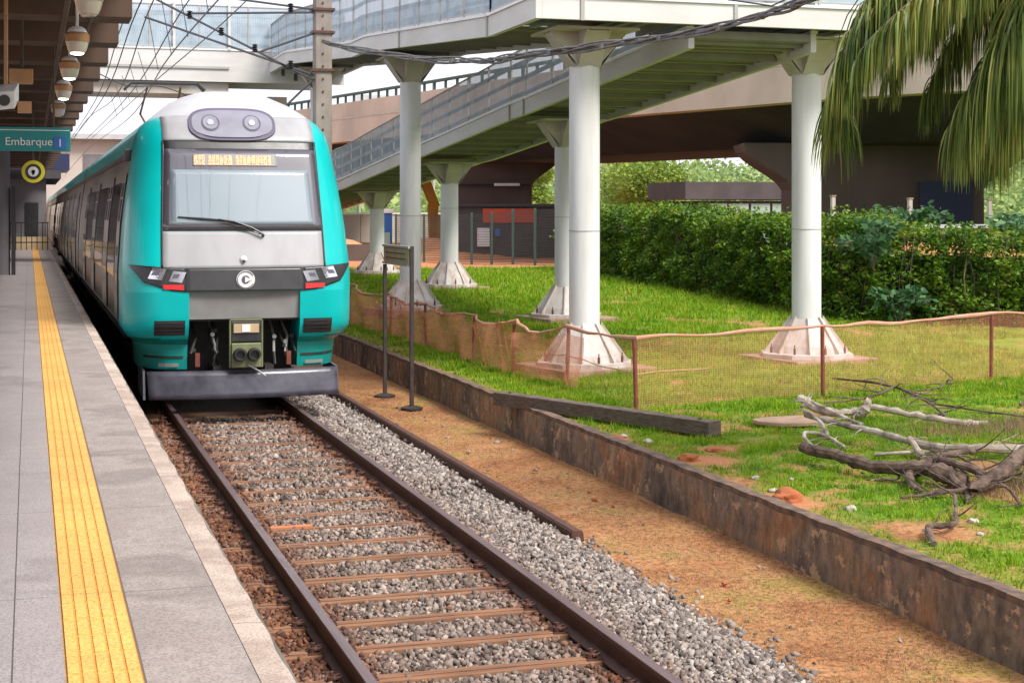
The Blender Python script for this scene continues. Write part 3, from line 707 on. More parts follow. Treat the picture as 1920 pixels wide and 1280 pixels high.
for sx in (-.30, .27):
    pass
    b = MB(); b.add([Fo(-.09+sx+.125*math.cos(a), hz+.115*math.sin(a), .058) for a in np.linspace(0, 2*math.pi, 24, endpoint=False)], [tuple(range(24))]); b.build('lamp_ring', M['lensring'], lf, fixn=False)
    b = MB(); b.add([Fo(-.09+sx+.105*math.cos(a), hz+.095*math.sin(a), .064) for a in np.linspace(0, 2*math.pi, 24, endpoint=False)], [tuple(range(24))]); b.build('lamp_lens', M['lens'], lf, fixn=False)
    b = MB(); b.add([Fo(-.09+sx+.045*math.cos(a), hz+.04*math.sin(a), .070) for a in np.linspace(0, 2*math.pi, 16, endpoint=False)], [tuple(range(16))]); b.build('lamp_reflector', M['chrome'], lf, fixn=False)
# destination display : dot matrix blocks
disp = overlay('destination_display', 'lowgrey', -.66, .50, 3.345, 3.51, .022)
b = MB(); pr = random.Random(5)
xq = -.64
while xq < .40:
    wq = pr.choice((.03, .04, .05)); 
    for r_ in range(6):
        for c_ in range(int(wq/.01)):
            if pr.random() < .82:
                p0 = Fo(xq+c_*.01, 3.360+r_*.0225, .032); b.box(p0[0], p0[0]+.0085, p0[1]-.002, p0[1], p0[2], p0[2]+.017)
    xq += wq+(.012 if pr.random() < .86 else .05)
b.build('display_dots', M['led'], disp, fixn=False)
# wiper
def W(s, z, off): return tuple(Fo(s, z, off))
wp = MB().tube([W(.26, 2.39, .03), W(.26, 2.39, .07), W(.10, 2.48, .085), W(-.12, 2.56, .085), W(-.35, 2.60, .075)], [.022, .018, .014, .012, .010], 8).build('wiper', M['black'], train)
b = MB(); b.tube([W(-.88, 2.64, .045), W(-.55, 2.61, .05), W(-.20, 2.58, .05), W(.08, 2.50, .05)], [.008, .016, .016, .008], 6); b.build('wiper_blade', M['black'], wp)
b = MB(); b.tube([W(.22, 2.40, .04), W(-.02, 2.48, .06), W(-.3, 2.55, .06)], .006, 5); b.build('wiper_rod', M['black'], wp)
# lower centre panel and coupler recess
b = MB(); b.grid(lambda u, v: (TX-.748+1.496*u, 21.19+.05*(1-v), 1.27+.375*v), 6, 3); b.build('coupler_cover', M['lowgrey'], train, solid=.02)
b = MB(); b.box(TX-.75, TX+.75, 21.95, 22.0, .45, 1.29); b.box(TX-.75, TX+.75, 21.25, 21.99, 1.24, 1.265); b.build('coupler_recess', M['dark'], train)
cp = MB(); cp.box(TX-.20, TX+.20, 21.0, 21.12, .62, .95); cp = cp.build('coupler', M['olive'], train, bevel=.012)
b = MB()
for xx in (-.215, .215): b.tube([(TX+xx, 21.05, .62), (TX+xx, 21.05, 1.26)], .014, 6)
b.tube([(TX-.215, 21.05, 1.26), (TX+.215, 21.05, 1.26)], .014, 6); b.build('coupler_frame', M['olive'], cp)
b = MB(); b.box(TX-.20, TX+.20, 21.04, 21.10, .965, 1.24); b.build('coupler_head', M['black'], cp, bevel=.01)
b = MB(); b.box(TX-.17, TX+.17, 21.015, 21.035, 1.09, 1.21); b.build('coupler_label', M['tanboard'], cp)
b = MB(); b.box(TX-.06, TX+.05, 21.005, 21.013, 1.10, 1.20); b.build('coupler_plate', M['white'], cp)
for sx in (-.095, .095):
    b = MB(); b.lathe([(.088, 0), (.092, -.05), (.075, -.09), (.06, -.09), (.05, -.03)], (TX+sx, 20.99, .80), 22, 'y'); b.build('coupler_socket', M['black'], cp, smooth=True)
b = MB(); b.tube([(TX+.02, 20.95, .66), (TX+.15, 20.90, .58), (TX+.24, 20.87, .51)], .012, 6); b.build('coupler_handle', M['chrome'], cp)
pr = random.Random(3)
for k in range(8):
    sgn = -1 if k % 2 else 1; x0_ = TX+sgn*pr.uniform(.36, .68); b = MB()
    b.tube([(x0_, 21.85, 1.2), (x0_+pr.uniform(-.05, .05), 21.5, 1.0), (x0_+pr.uniform(-.06, .06), 21.35, .8), (x0_+pr.uniform(-.1, .1), 21.5, .62)], .018, 6)
    b.lathe([(.03, 0), (.03, -.05)], (x0_, 21.45, pr.uniform(.75, 1.15)), 10, 'y'); b.build('air_hose', M['dark'] if k % 3 else M['lowgrey'], train)
for sgn in (-1, 1):
    b = MB(); b.box(TX+sgn*.62-.03, TX+sgn*.62+.03, 21.3, 21.36, .62, .80); b.build('brake_cock', M['red'] if False else M['postrust'], train)
# obstacle deflector
b = MB()
def defl(u, v):
    s = -1.29+2.56*u; return (TX+s+.02*(1-v), 21.05+.18*(abs(s)/1.35)**2+.10*v, .20+.37*v)
b.grid(defl, 24, 5); b.build('obstacle_deflector', M['plough'], train, solid=.03, smooth=True)
for sg in (-1, 1):
    b = MB(); xs_ = TX+(1.275 if sg > 0 else -1.315)
    b.prism([(xs_, 21.24, .20), (xs_, 22.3, .26), (xs_, 22.3, .60), (xs_, 21.34, .58)], (0, 0, 0), (sg*.03, 0, 0)); b.build('deflector_wing', M['plough'], train)
    b = MB(); b.box(TX+sg*.35-.06, TX+sg*.35+.06, 21.3, 21.9, .35, .62); b.build('deflector_bracket', M['dark'], train)
# cars
def side(b, sg, y0, y1, z0, z1, off, nz=6):
    zs_ = [z0+(z1-z0)*k/nz for k in range(nz+1)]
    vs = []; 
    for z in zs_: vs += [(TX+sg*(wz(z)+off), y0, z), (TX+sg*(wz(z)+off), y1, z)]
    b.add(vs, [(2*k, 2*k+1, 2*k+3, 2*k+2) for k in range(nz)])
CL = 19.6
for ci in range(8):
    y0 = YE+ci*(CL+.5); y1 = y0+CL
    zr = [.95, 1.0, 1.12, 1.9, 2.6, 3.2, 3.6]
    for sg in (-1, 1):
        b = MB(); zz = zr
        vs = []
        for z in zz: vs += [(TX+sg*(wz(z)-.02), y0, z), (TX+sg*(wz(z)-.02), y1, z)]
        b.add(vs, [(2*k, 2*k+1, 2*k+3, 2*k+2) for k in range(len(zz)-1)]); body = b.build('car_side', M['steel'], train, smooth=True)
        # corrugation beads and cantrail
        b = MB(); side(b, sg, y0, y1, 3.52, 3.60, .0, 1); side(b, sg, y0, y1, 1.14, 1.18, -.008, 1); b.build('side_bead', M['door'], body, fixn=False)
        ds_ = [y0+1.9+4.75*k for k in range(4)] if ci else [y0+.35, y0+3.7, y0+8.9, y0+14.0]
        for k, yd in enumerate(ds_):
            ww = 1.5 if (ci or k) else .8
            b = MB(); side(b, sg, yd, yd+ww, 1.16, 3.28, -.006); dr = b.build('door', M['door'], body, fixn=False, solid=.01)
            if ci < 4:
                for q in ((0, 1) if ww > 1 else (0,)):
                    b = MB(); side(b, sg, yd+.12+.74*q, yd+.60+.74*q, 1.55, 3.14, .004); b.build('door_window', M['wglass'], dr, fixn=False)
                b = MB(); side(b, sg, yd+ww/2-.012, yd+ww/2+.012, 1.18, 3.26, .006); side(b, sg, yd-.03, yd+.0, 1.16, 3.3, .012); side(b, sg, yd+ww, yd+ww+.03, 1.16, 3.3, .012); b.build('door_seal', M['black'], dr, fixn=False)
        gaps = [(ds_[k]+1.75, ds_[k+1]-.25) for k in range(3)]
        if ci == 0: gaps[0] = (ds_[0]+1.05, ds_[1]-.25)
        for (a, c) in gaps:
            b = MB(); side(b, sg, a, c, 1.75, 3.16, .0); w_ = b.build('window', M['wglass'], body, fixn=False)
    # roof
    b = MB(); rp = [z for z in (3.6, 3.72, 3.84, 3.98, 4.12, 4.27, 4.41)]
    prof = [(-wz(z)+.0, z) for z in rp]+[(0, 4.50)]+[(wz(z), z) for z in reversed(rp)]
    yst = [y0 if (ci or z < 3.9) else max(y0, yfz(min(z, 4.45))+1.0-.02) for _, z in prof]
    vs = [(TX+a, ys_, z-.012) for (a, z), ys_ in zip(prof, yst)]+[(TX+a, y1, z-.012) for a, z in prof]; n = len(prof)
    b.add(vs, [(i, i+1, n+i+1, n+i) for i in range(n-1)]); rf = b.build('roof', M['roofgrey'], train, smooth=True)
    for sg in (-1, 1):
        b = MB(); side(b, sg, y0, y1, 3.61, 3.97, .006); b.build('cantrail_stripe', M['teal'], rf, fixn=False)
    for (a, c) in ((4, 7.5), (11.5, 15)):
        b = MB(); b.box(TX-.55, TX+.55, y0+a, y0+c, 4.40, 4.58); b.build('air_conditioner', M['roofgrey'], rf, bevel=.05)
    # ends, floor, skirts, bogies
    b = MB(); b.box(TX-1.5, TX+1.5, y0+.02, y1-.02, .92, .99); b.build('floor', M['dark'], train)
    b = MB(); b.add([(TX-1.5, y1, .95), (TX+1.5, y1, .95), (TX+1.35, y1, 3.8), (TX-1.35, y1, 3.8)], [(0, 1, 2, 3)]); b.box(TX-.9, TX+.9, y1, y1+.5, 1.0, 3.5); b.build('gangway', M['dark'], train)
    for (a, c) in ((5.5, 7.5), (8, 11), (11.4, 13.5)):
        b = MB(); b.box(TX-1.3, TX+1.3, y0+a, y0+c, .38, .92); b.build('equipment_box', M['dark'], train, bevel=.02)
    if ci < 3:
        for yb in (y0+2.6, y1-2.6):
            b = MB(); b.box(TX-1.15, TX-1.0, yb-1.4, yb+1.4, .35, .7); b.box(TX+1.0, TX+1.15, yb-1.4, yb+1.4, .35, .7); b.box(TX-1.0, TX+1.0, yb-.3, yb+.3, .4, .8)
            bg = b.build('bogie', M['dark'], train)
            for dy in (-1.05, 1.05):
                b = MB()
                for xr in (RL, RR):
                    b.tube([(xr-.06, yb+dy, .46), (xr+.06, yb+dy, .46)], .455, 28)
                b.tube([(RL, yb+dy, .46), (RR, yb+dy, .46)], .08, 10); b.build('wheelset', M['rust'], bg)
# side mirror-like camera pods / horn
b = MB(); b.box(TX-1.50, TX-1.40, 22.82, 23.0, 3.45, 3.62); b.build('side_camera', M['black'], train, bevel=.01)
b = MB(); b.box(TX+1.40, TX+1.49, 22.82, 23.0, 3.45, 3.62); b.build('side_camera', M['black'], train, bevel=.01)
# pantograph
b = MB()
for sx in (-.5, .5):
    b.tube([(TX+sx*.5, 34.5, 4.4), (TX+sx*.8, 36.0, 4.95), (TX+sx*.7, 34.4, 5.45)], .025, 6)
pg = b.build('pantograph', M['rust'], train)
b = MB(); b.tube([(TX-.85, 34.4, 5.36), (TX-.7, 34.4, 5.52), (TX+.7, 34.4, 5.52), (TX+.85, 34.4, 5.36)], .03, 6); b.tube([(TX-.85, 34.1, 5.36), (TX-.7, 34.1, 5.5), (TX+.7, 34.1, 5.5), (TX+.85, 34.1, 5.36)], .03, 6); b.build('pantograph_head', M['black'], pg)

# ------------------------------------------------------------------ footbridge
fb = thing('footbridge', 'white steel switchback footbridge with meshed railings on round columns', 'footbridge', (11, 24, 0))
def uvgrid(path, h, m, name, par, wav=None, nv=1, hfun=None, step=.25):
    """vertical ribbon along a 3d polyline, with UV in metres"""
    P = [np.array(p, float) for p in path]; out = []; L = 0; uv = []
    for a, c in zip(P, P[1:]):
        d = np.linalg.norm(c-a); n = max(1, int(d/step))
        for k in range(n): out.append(a+(c-a)*k/n); uv.append(L+d*k/n)
        L += d
    out.append(P[-1]); uv.append(L)
    V = []; U = []
    for i, (p, u) in enumerate(zip(out, uv)):
        hh = hfun(i, u, p) if hfun else h
        for j in range(nv+1):
            q = p+np.array((0, 0, hh*j/nv))
            if wav: q = q+wav(u, j/nv)
            V.append(q); U.append((u, hh*j/nv))
    n = nv+1; Fc = [(i*n+j, (i+1)*n+j, (i+1)*n+j+1, i*n+j+1) for i in range(len(out)-1) for j in range(nv)]
    me = bpy.data.meshes.new(name); me.from_pydata([tuple(v) for v in V], [], Fc); ul = me.uv_layers.new(name='UVMap')
    for poly in me.polygons:
        for li in poly.loop_indices: ul.data[li].uv = U[me.loops[li].vertex_index]
    return link(name, me, m, par), out
def beam(path, w0, w1, z0, z1, side_vec=(1, 0)):
    """box section along path (x,y,z): lateral range w0..w1 along side_vec, heights z0..z1"""
    b = MB(); n = len(path); vs = []
    for p in path:
        for (w, z) in ((w0, z0), (w1, z0), (w1, z1), (w0, z1)):
            vs.append((p[0]+side_vec[0]*w, p[1]+side_vec[1]*w, p[2]+z))
    fs = [(4*i+k, 4*i+(k+1) % 4, 4*i+4+(k+1) % 4, 4*i+4+k) for i in range(n-1) for k in range(4)]
    fs += [(0, 1, 2, 3), (4*n-1, 4*n-2, 4*n-3, 4*n-4)]
    b.add(vs, fs); return b
def run(path, width, sv, gh, name, closed=(True, True), rh=1.1, par=fb, fas='girder', deck=True):
    """deck run: path gives near edge bottom line; sv = lateral unit vector, deck spans 0..width"""
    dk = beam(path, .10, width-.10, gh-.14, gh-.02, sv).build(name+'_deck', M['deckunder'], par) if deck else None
    for k, (w0, w1) in enumerate(((0, .1), (width-.1, width))):
        if not closed[k]: continue
        g_ = beam(path, w0, w1, 0, gh, sv).build(name+'_girder', M[fas], par)
        beam(path, w0-.03 if k == 0 else w0, w1 if k == 0 else w1+.03, gh+.002, gh+.045, sv).build('girder_cap', M['white'], g_)
    # cross ribs below
    b = MB(); P = [np.array(p, float) for p in path]
    for a, c in (zip(P, P[1:]) if deck else ()):
        d = np.linalg.norm(c-a); u = (c-a)/d
        n = int(d/.30)
        for k in range(1, n):
            q = a+u*(d*k/n); hh = .05 if k % 4 else .13; ww = .10 if k % 4 else .06
            e = np.array((sv[0], sv[1], 0)); f_ = u*ww/2
            vs = [q+e*.11-f_, q+e*(width-.11)-f_, q+e*(width-.11)+f_, q+e*.11+f_]
            vs = [v+np.array((0, 0, gh-.14-hh)) for v in vs]+[v+np.array((0, 0, gh-.142)) for v in vs]
            b.add(vs, [(0, 1, 2, 3), (7, 6, 5, 4), (0, 4, 5, 1), (1, 5, 6, 2), (2, 6, 7, 3), (3, 7, 4, 0)])
    if deck: b.build(name+'_rib', M['deckunder'], dk, fixn=False)
    # railings
    for k, w in enumerate((.05, width-.05)):
        if not closed[k]: continue
        pp = [(p[0]+sv[0]*w, p[1]+sv[1]*w, p[2]+gh+.10) for p in path]
        r_, pts = uvgrid(pp, rh, M['railmesh'], 'railing_mesh', par, step=.5)
        b = MB(); b.tube([(p[0], p[1], p[2]+rh) for p in pp], .025, 6)
        b.tube([(p[0], p[1], p[2]) for p in pp], .018, 6)
        L = 0
        for a, c in zip(pp, pp[1:]):
            fin = c == pp[-1]; a = np.array(a); c = np.array(c); d = np.linalg.norm(c-a); n = max(1, int(d/1.5))
            for q in range(n+int(fin)):
                s_ = a+(c-a)*q/n; b.box(s_[0]-.02, s_[0]+.02, s_[1]-.02, s_[1]+.02, s_[2]-.055, s_[2]+rh)
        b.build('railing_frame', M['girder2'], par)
XN = 7.26
zU = lambda y: 5.63+max(0, y-24.6)*.074
up = [(XN, 22.06, 5.63), (XN, 24.6, 5.63), (XN, 34.5, zU(34.5)), (XN, 36, zU(34.8)), (XN, 46, zU(45)), (XN, 49.0, zU(45))]
run([up[0], up[1]], 2.4, (1, 0), .33, 'corner', closed=(True, False), deck=False)
run(up[1:], 2.4, (1, 0), .33, 'upper_ramp')
# landing, perpendicular to the track
run([(XN+.102, 22.06, 5.631), (13.6, 22.06, 5.631)], 2.5, (0, 1), .33, 'landing', closed=(True, False))
run([(9.68, 24.57, 5.634), (13.6, 24.57, 5.634)], .12, (0, 1), .0+.05, 'landing_back', closed=(False, False)) if False else None
# fascia stiffener splices
b = MB()
for xx in (8.0, 10.55): MB().box(xx-.03, xx+.03, 22.035, 22.058, 5.62, 5.98).build('splice_plate', M['girder2'], fb)
MB().box(XN-.03, XN-.002, 24.6, 24.66, 5.62, 5.98).build('splice_plate', M['girder2'], fb)
b.box(XN-.03, XN-.002, 31.0, 31.06, zU(31)-.0, zU(31)+.36); b.build('splice_plate', M['girder2'], fb)
zL = lambda y: 5.30-(y-22.4)*.0640
lowr = [(9.92, 22.45, zL(22.4)), (9.92, 30.9, zL(30.6)), (9.92, 32.0, zL(31.4)), (9.92, 40.6, zL(40.3)), (9.92, 41.8, zL(41)), (9.92, 51, zL(50.6)), (9.92, 52.2, zL(51.2)), (9.92, 64, zL(63))]
run(lowr, 2.25, (1, 0), .31, 'lower_ramp', rh=1.0)
b = MB()
for yy in (30.9, 31.9): b.box(9.88, 9.918, yy, yy+.05, zL(yy)-.01, zL(yy)+.36)
b.build('expansion_joint', M['girder2'], fb)
# crossing bridge over the tracks
zc = 6.82
cr = [(XN+2.4, 49.05, zc), (-30, 49.05, zc)]
run(cr, 2.6, (0, 1), .98, 'crossing', rh=1.3, fas='girder')
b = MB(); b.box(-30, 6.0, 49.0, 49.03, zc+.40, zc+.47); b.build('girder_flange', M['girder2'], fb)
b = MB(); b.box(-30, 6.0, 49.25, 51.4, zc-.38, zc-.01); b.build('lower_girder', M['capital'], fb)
# light posts along crossing
b = MB()
for k in range(14):
    xx = 6-k*1.7; b.box(xx-.04, xx+.04, 49.0, 49.08, zc+1.0, zc+3.6)
b.box(-20, 6.2, 49.0, 49.08, zc+3.55, zc+3.65); b.box(-20, 6.2, 49.02, 49.06, zc+2.6, zc+2.65)
b.build('bridge_frame', M['girder'], fb)
def column(x, y, ztop, label=None, ang=0, grow=1):
    zb = float(gz(x, y)) if x > WX else -.28
    if zb < -.1: zb = -.28
    c = MB().tube([(x, y, zb+.05), (x, y, ztop-.02)], .245, 32); c = c.build('column', M['colwhite'], fb, smooth=True)
    b = MB(); b.lathe([(.252, 0), (.252, .012)], (x, y, zb+2.2), 32); b.build('weld_ring', M['girder2'], c)
    # capital : 4 tapering wings + plate
    b = MB(); hc = .58
    for k in range(4):
        a = ang+k*math.pi/2; ca, sa = math.cos(a), math.sin(a)
        for da in (-.25, .25):
            px_, py_ = -sa, ca
            o_ = (x+px_*da*.75, y+py_*da*.75)
            poly = [(o_[0]+ca*.16, o_[1]+sa*.16, ztop-hc), (o_[0]+ca*.64, o_[1]+sa*.64, ztop-.05), (o_[0]+ca*.64, o_[1]+sa*.64, ztop-.003), (o_[0]+ca*.16, o_[1]+sa*.16, ztop-.003)]
            b.prism(poly, (0, 0, 0), (px_*.03, py_*.03, 0))
        poly = [(x+ca*.235-px_*.19, y+sa*.235-py_*.19, ztop-hc), (x+ca*.235+px_*.19, y+sa*.235+py_*.19, ztop-hc), (x+ca*.62+px_*.19, y+sa*.62+py_*.19, ztop-.05), (x+ca*.62-px_*.19, y+sa*.62-py_*.19, ztop-.05)]
        b.prism(poly, (0, 0, 0), (-ca*.015, -sa*.015, 0))
    b.box(x-.68, x+.68, y-.68, y+.68, ztop-.04, ztop-.001, ang); b.build('capital', M['capital'], c)
    # base : flared fins and shell
    b = MB(); n = 8; rb, rt, hb = .62, .25, .62
    vs = []
    for (r_, h_) in ((rb, .14), (rb*.93, .26), (.33, hb), (rt, hb+.10)):
        for k in range(n):
            a = ang+math.pi/8+2*math.pi*k/n; vs.append((x+r_*math.cos(a), y+r_*math.sin(a), zb+h_))
    b.add(vs, [(j*n+k, j*n+(k+1) % n, (j+1)*n+(k+1) % n, (j+1)*n+k) for j in range(3) for k in range(n)]); bs = b.build('base_flare', M['colbase'], c)
    b = MB()
    for k in range(8):
        a = ang+2*math.pi*(k+.5)/8; ca, sa = math.cos(a), math.sin(a); px_, py_ = -sa*.012, ca*.012
        b.prism([(x+ca*.24-px_, y+sa*.24-py_, zb+.14), (x+ca*.70-px_, y+sa*.70-py_, zb+.14), (x+ca*.69-px_, y+sa*.69-py_, zb+.18), (x+ca*.27-px_, y+sa*.27-py_, zb+.76)], (0, 0, 0), (px_*2, py_*2, 0))
    b.build('base_fin', M['colbase'], bs)
    b = MB(); b.lathe([(.80, .02), (.80, .135), (.74, .145)], (x, y, zb), 8); b.build('base_plate', M['colbase'], c)
    b = MB(); b.box(x-.84, x+.84, y-.84, y+.84, zb-.3, zb+.07, ang+R(10)); b.build('footing', M['concbase'], c, bevel=.015)
    b = MB()
    for k in range(8):
        b = MB(); a = ang+2*math.pi*k/8; b.lathe([(.022, .14), (.022, .24), (.010, .25), (.010, .30)], (x+.655*math.cos(a), y+.655*math.sin(a), zb), 6); b.build('anchor_bolt', M['rust'], c)
    return c
column(8.45, 23.2, 5.60); column(8.45, 35, zU(34.2)-.03); column(8.45, 47, zU(45)-.03)
column(12.5, 23.4, 5.60)
column(11.05, 31.5, zL(31.5)-.02); column(11.05, 41.2, zL(41)-.02); column(11.2, 51.2, zL(51.2)-.02)
column(.2-9, 50.4, zc-.39)
b = MB(); b.box(7.3, 7.9, 49.6, 50.8, -.3, zc-.39); b.build('concrete_pier', M['concrete'], fb)
b = MB(); b.box(4.72, 4.90, 49.9, 50.4, -.3, zc-.39); b.build('concrete_pier', M['concrete'], fb)

# ------------------------------------------------------------------ road viaduct
vd = thing('road_viaduct', 'beige concrete road viaduct with dark underside on flared piers', 'bridge', (30, 60, 0))
lip = [(10.5, 150, 7.2), (15.0, 115, 7.2), (18.4, 99, 7.22), (21.5, 84, 7.15), (24.6, 67, 7.05), (26.6, 59, 7.0), (29.0, 51.5, 7.0), (32.2, 45.5, 6.98), (36.5, 40, 6.95), (42, 35, 6.95), (50, 30, 6.95), (70, 20, 6.95)]
L_ = [np.array(p, float) for p in lip]
def nrm(i):
    d = L_[min(i+1, len(L_)-1)]-L_[max(i-1, 0)]; d = d/np.linalg.norm(d); n = np.array((-d[1], d[0], 0))
    return n if n[0] > 0 or n[1] > 0 else -n
# refine the path
fine = []
for i in range(len(L_)-1):
    for k in range(4):
        t_ = k/4; a, b0, c0_, d0 = L_[max(0, i-1)], L_[i], L_[i+1], L_[min(len(L_)-1, i+2)]
        fine.append(.5*((2*b0)+(-a+c0_)*t_+(2*a-5*b0+4*c0_-d0)*t_**2+(-a+3*b0-3*c0_+d0)*t_**3))
fine.append(L_[-1]); L_ = fine
NR = []
for i in range(len(L_)):
    d = L_[min(i+1, len(L_)-1)]-L_[max(i-1, 0)]; d = d/np.linalg.norm(d); n = np.array((-d[1], d[0], 0)); 
    NR.append(n if n[0]+n[1] > 0 else -n)
def ext(prof, name, mat, closed=True, par=vd):
    b = MB(); n = len(prof); vs = []
    for p, nn in zip(L_, NR):
        for (w, z) in prof: vs.append(p+nn*w+np.array((0, 0, z)))
    m_ = n if closed else n-1
    b.add(vs, [(n*i+k, n*i+(k+1) % n, n*i+n+(k+1) % n, n*i+n+k) for i in range(len(L_)-1) for k in range(m_)])
    return b.build(name, M[mat], par)
ext([(0, 0), (0, 1.45), (.05, 1.46), (.05, 2.45), (.32, 2.45), (.36, 1.3), (14.6, 1.3), (14.7, 2.45), (14.95, 2.45), (14.98, 0), (14.5, -.05), (.5, -.05)], 'deck', 'concrete')
ext([(.02, 1.43), (-.03, 1.43), (-.03, 1.50), (.02, 1.50)], 'parapet_ledge', 'capital')
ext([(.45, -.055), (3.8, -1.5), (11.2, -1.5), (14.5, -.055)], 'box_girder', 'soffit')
b = MB(); b2 = MB()
ptz = []
for i in range(0, len(L_)-1):
    for k in range(6):
        q = L_[i]+(L_[i+1]-L_[i])*k/6+NR[i]*.18
        ptz.append(q+np.array((0, 0, 2.95)))
        if k % 2 == 0 and 40 < q[1] < 118: MB().box(q[0]-.07, q[0]+.07, q[1]-.07, q[1]+.07, q[2]+2.45, q[2]+3.0).build('guard_post', M['greenrail'], vd, fixn=False)
b2.tube(ptz, .10, 6); b2.build('guard_rail', M['greenrail'], vd)
def pier(x, y, ang, hw, zsh, ztop, flare, dep, zb=-.3):
    ca, sa = math.cos(ang), math.sin(ang); b = MB()
    poly2 = [(-hw, zb), (hw, zb), (hw, zsh)]+[(hw+flare*math.sin(t*math.pi/2/6)**1.6, zsh+(ztop-zsh)*t/6) for t in range(1, 7)]+[(-(hw+flare*math.sin(t*math.pi/2/6)**1.6), zsh+(ztop-zsh)*t/6) for t in range(6, 0, -1)]+[(-hw, zsh)]
    poly = [(x+ca*a, y+sa*a, z) for a, z in poly2]
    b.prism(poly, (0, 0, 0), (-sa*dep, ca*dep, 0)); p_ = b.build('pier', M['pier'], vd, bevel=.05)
    return p_
p2 = pier(26.1, 87.5, R(-17), 2.33, 4.35, 6.1, 1.7, 2.2)
b = MB(); b.box(23.9, 28.3, 87.1, 87.3, 4.33, 4.42, R(-17), (26.1, 87.5)); b.build('pier_ledge', M['soffit'], p2)
b = MB(); b.box(26.2, 27.7, 86.6, 86.75, 4.30, 4.46, R(-17), (26.1, 87.5)); b.build('light_tube', M['white'], p2)
p1 = pier(34.0, 56.5, R(-17), 3.95, 3.7, 5.62, 2.1, 3)
b = MB(); b.box(35.0, 37.2, 55.55, 55.60, 2.2, 4.0, R(-17)); b.build('pier_poster', M['navy'], p1)
b = MB(); b.box(31.3, 32.7, 57.4, 57.45, 1.2, 4.1, R(-17)); b.build('pier_opening', M['black'], p1)

# ------------------------------------------------------------------ background site
t = thing('low_building', 'long low dark building with green glazing under the viaduct', 'building', (47, 100, 0))
b = MB(); b.box(44.4, 64, 101, 108, 3.7, 4.95); rf = b.build('roof', M['darkwall'], t)
b = MB(); b.box(46, 64, 101.5, 107, -.3, 3.6); b.build('wall', M['darkwall'], t)
for k in range(6):
    b = MB(); b.box(46.3+1.7*k, 47.8+1.7*k, 101.35, 101.45, .2, 3.4); b.build('window', M['glassgreen'], t)
b = MB(); b.box(54.0, 56.2, 101.25, 101.4, .1, 3.5); b.build('door', M['black'], t)
t = thing('site_hut', 'dark site building with an orange banner behind the mesh fence', 'building', (29, 94, 0))
pv = (21.3, 79.3); ra = R(-17)
b = MB(); b.box(21.3, 27.8, 79.3, 82.5, -.1, 3.05, ra, pv); b.build('wall', M['darkwall'], t)
b = MB(); b.box(21.1, 28.0, 79.1, 82.7, 3.055, 3.2, ra, pv); b.build('roof', M['black'], t)
b = MB(); b.box(23.05, 25.9, 79.2, 79.27, 2.2, 2.95, ra, pv); b.build('banner', M['redbanner'], t)
b = MB(); b.box(22.75, 23.4, 79.1, 79.25, .95, 1.92, ra, pv); b.build('notice_panel', M['white'], t)
b = MB(); b.box(23.7, 23.95, 79.1, 79.25, 1.5, 1.9, ra, pv); b.build('notice_panel', M['blue'], t)
def vfence(pts, h, nm, label, postmat, mesh=None, spacing=None):
    P3 = [(x, y, float(gz(x, y))) for x, y in pts]
    t = thing(nm, label, 'fence', P3[0])
    for p in P3:
        b = MB(); b.box(p[0]-.045, p[0]+.045, p[1]-.045, p[1]+.045, p[2]-.1, p[2]+h); b.build('fence_post', M[postmat], t)
    return t, P3
M['darkmesh'] = meshpanel('dark fence mesh', (.035, .05, .05), .12, 9, 9, .16)
t, P3 = vfence([(17.6, 76), (18.3, 73), (18.96, 69.5), (19.12, 67.4), (19.41, 65.2), (19.7, 63), (19.97, 60.8), (20.3, 58.6)], 2.35, 'mesh_fence', 'tall dark green wire mesh fence between the far footbridge columns', 'greenrail')
uvgrid(P3, 2.3, M['darkmesh'], 'fence_mesh', t, step=1)
# excavator
t = thing('excavator', 'yellow excavator arm rising behind a footbridge column', 'excavator', (24.6, 97, 0))
b = MB(); b.prism([(23.2, 97, 2.2), (23.8, 97, 5.6), (24.5, 97, 5.5), (25.4, 97, 3.2), (24.9, 97, 2.9), (24.2, 97, 4.6), (23.9, 97, 2.2)], (0, 0, 0), (0, .5, 0)); b.build('boom', M['excav'], t, bevel=.03)
b = MB(); b.prism([(24.6, 96.9, 3.3), (25.3, 96.9, 3.3), (25.1, 96.9, .9), (24.7, 96.9, .9)], (0, 0, 0), (0, .4, 0)); b.build('stick', M['excav'], t, bevel=.03)
b = MB(); b.prism([(24.3, 96.7, .9), (25.4, 96.7, 1.0), (25.2, 96.7, .2), (24.5, 96.7, .1)], (0, 0, 0), (0, .9, 0)); b.build('bucket', M['darkwall'], t)
b = MB(); b.box(25.6, 27.8, 97, 99.5, .9, 2.6); b.build('cab', M['excav'], t, bevel=.08)
b = MB(); b.box(25.2, 28.2, 96.6, 97.2, 0, .9); b.box(25.2, 28.2, 99.2, 99.8, 0, .9); b.build('track', M['black'], t, bevel=.2)
t = thing('portable_toilet', 'blue portable cabin standing on the far earth', 'cabin', (19.6, 88.2, 0.1))
b = MB(); b.box(19.1, 20.1, 87.7, 88.7, .5, 2.7); b.build('cabin_body', M['blue'], t, bevel=.04)
b = MB(); b.box(19.0, 20.2, 87.6, 88.8, 2.7, 2.95); b.build('cabin_roof', M['white'], t, bevel=.04)
b = MB(); b.box(19.25, 19.95, 87.66, 87.69, .7, 1.6); b.build('cabin_door', M['glassgreen'], t)
t = thing('site_barrier', 'long pale concrete barrier wall across the far work site', 'wall', (20, 120, 0))
b = MB()
for k in range(18): b.box(8+3.0*k, 10.96+3.0*k, 125, 125.3, 0, 2.6)
b.build('barrier_panel', M['palewall'], t)
b = MB(); b.box(8, 62, 124.9, 125.4, 2.62, 2.75); b.build('barrier_cap', M['white'], t)
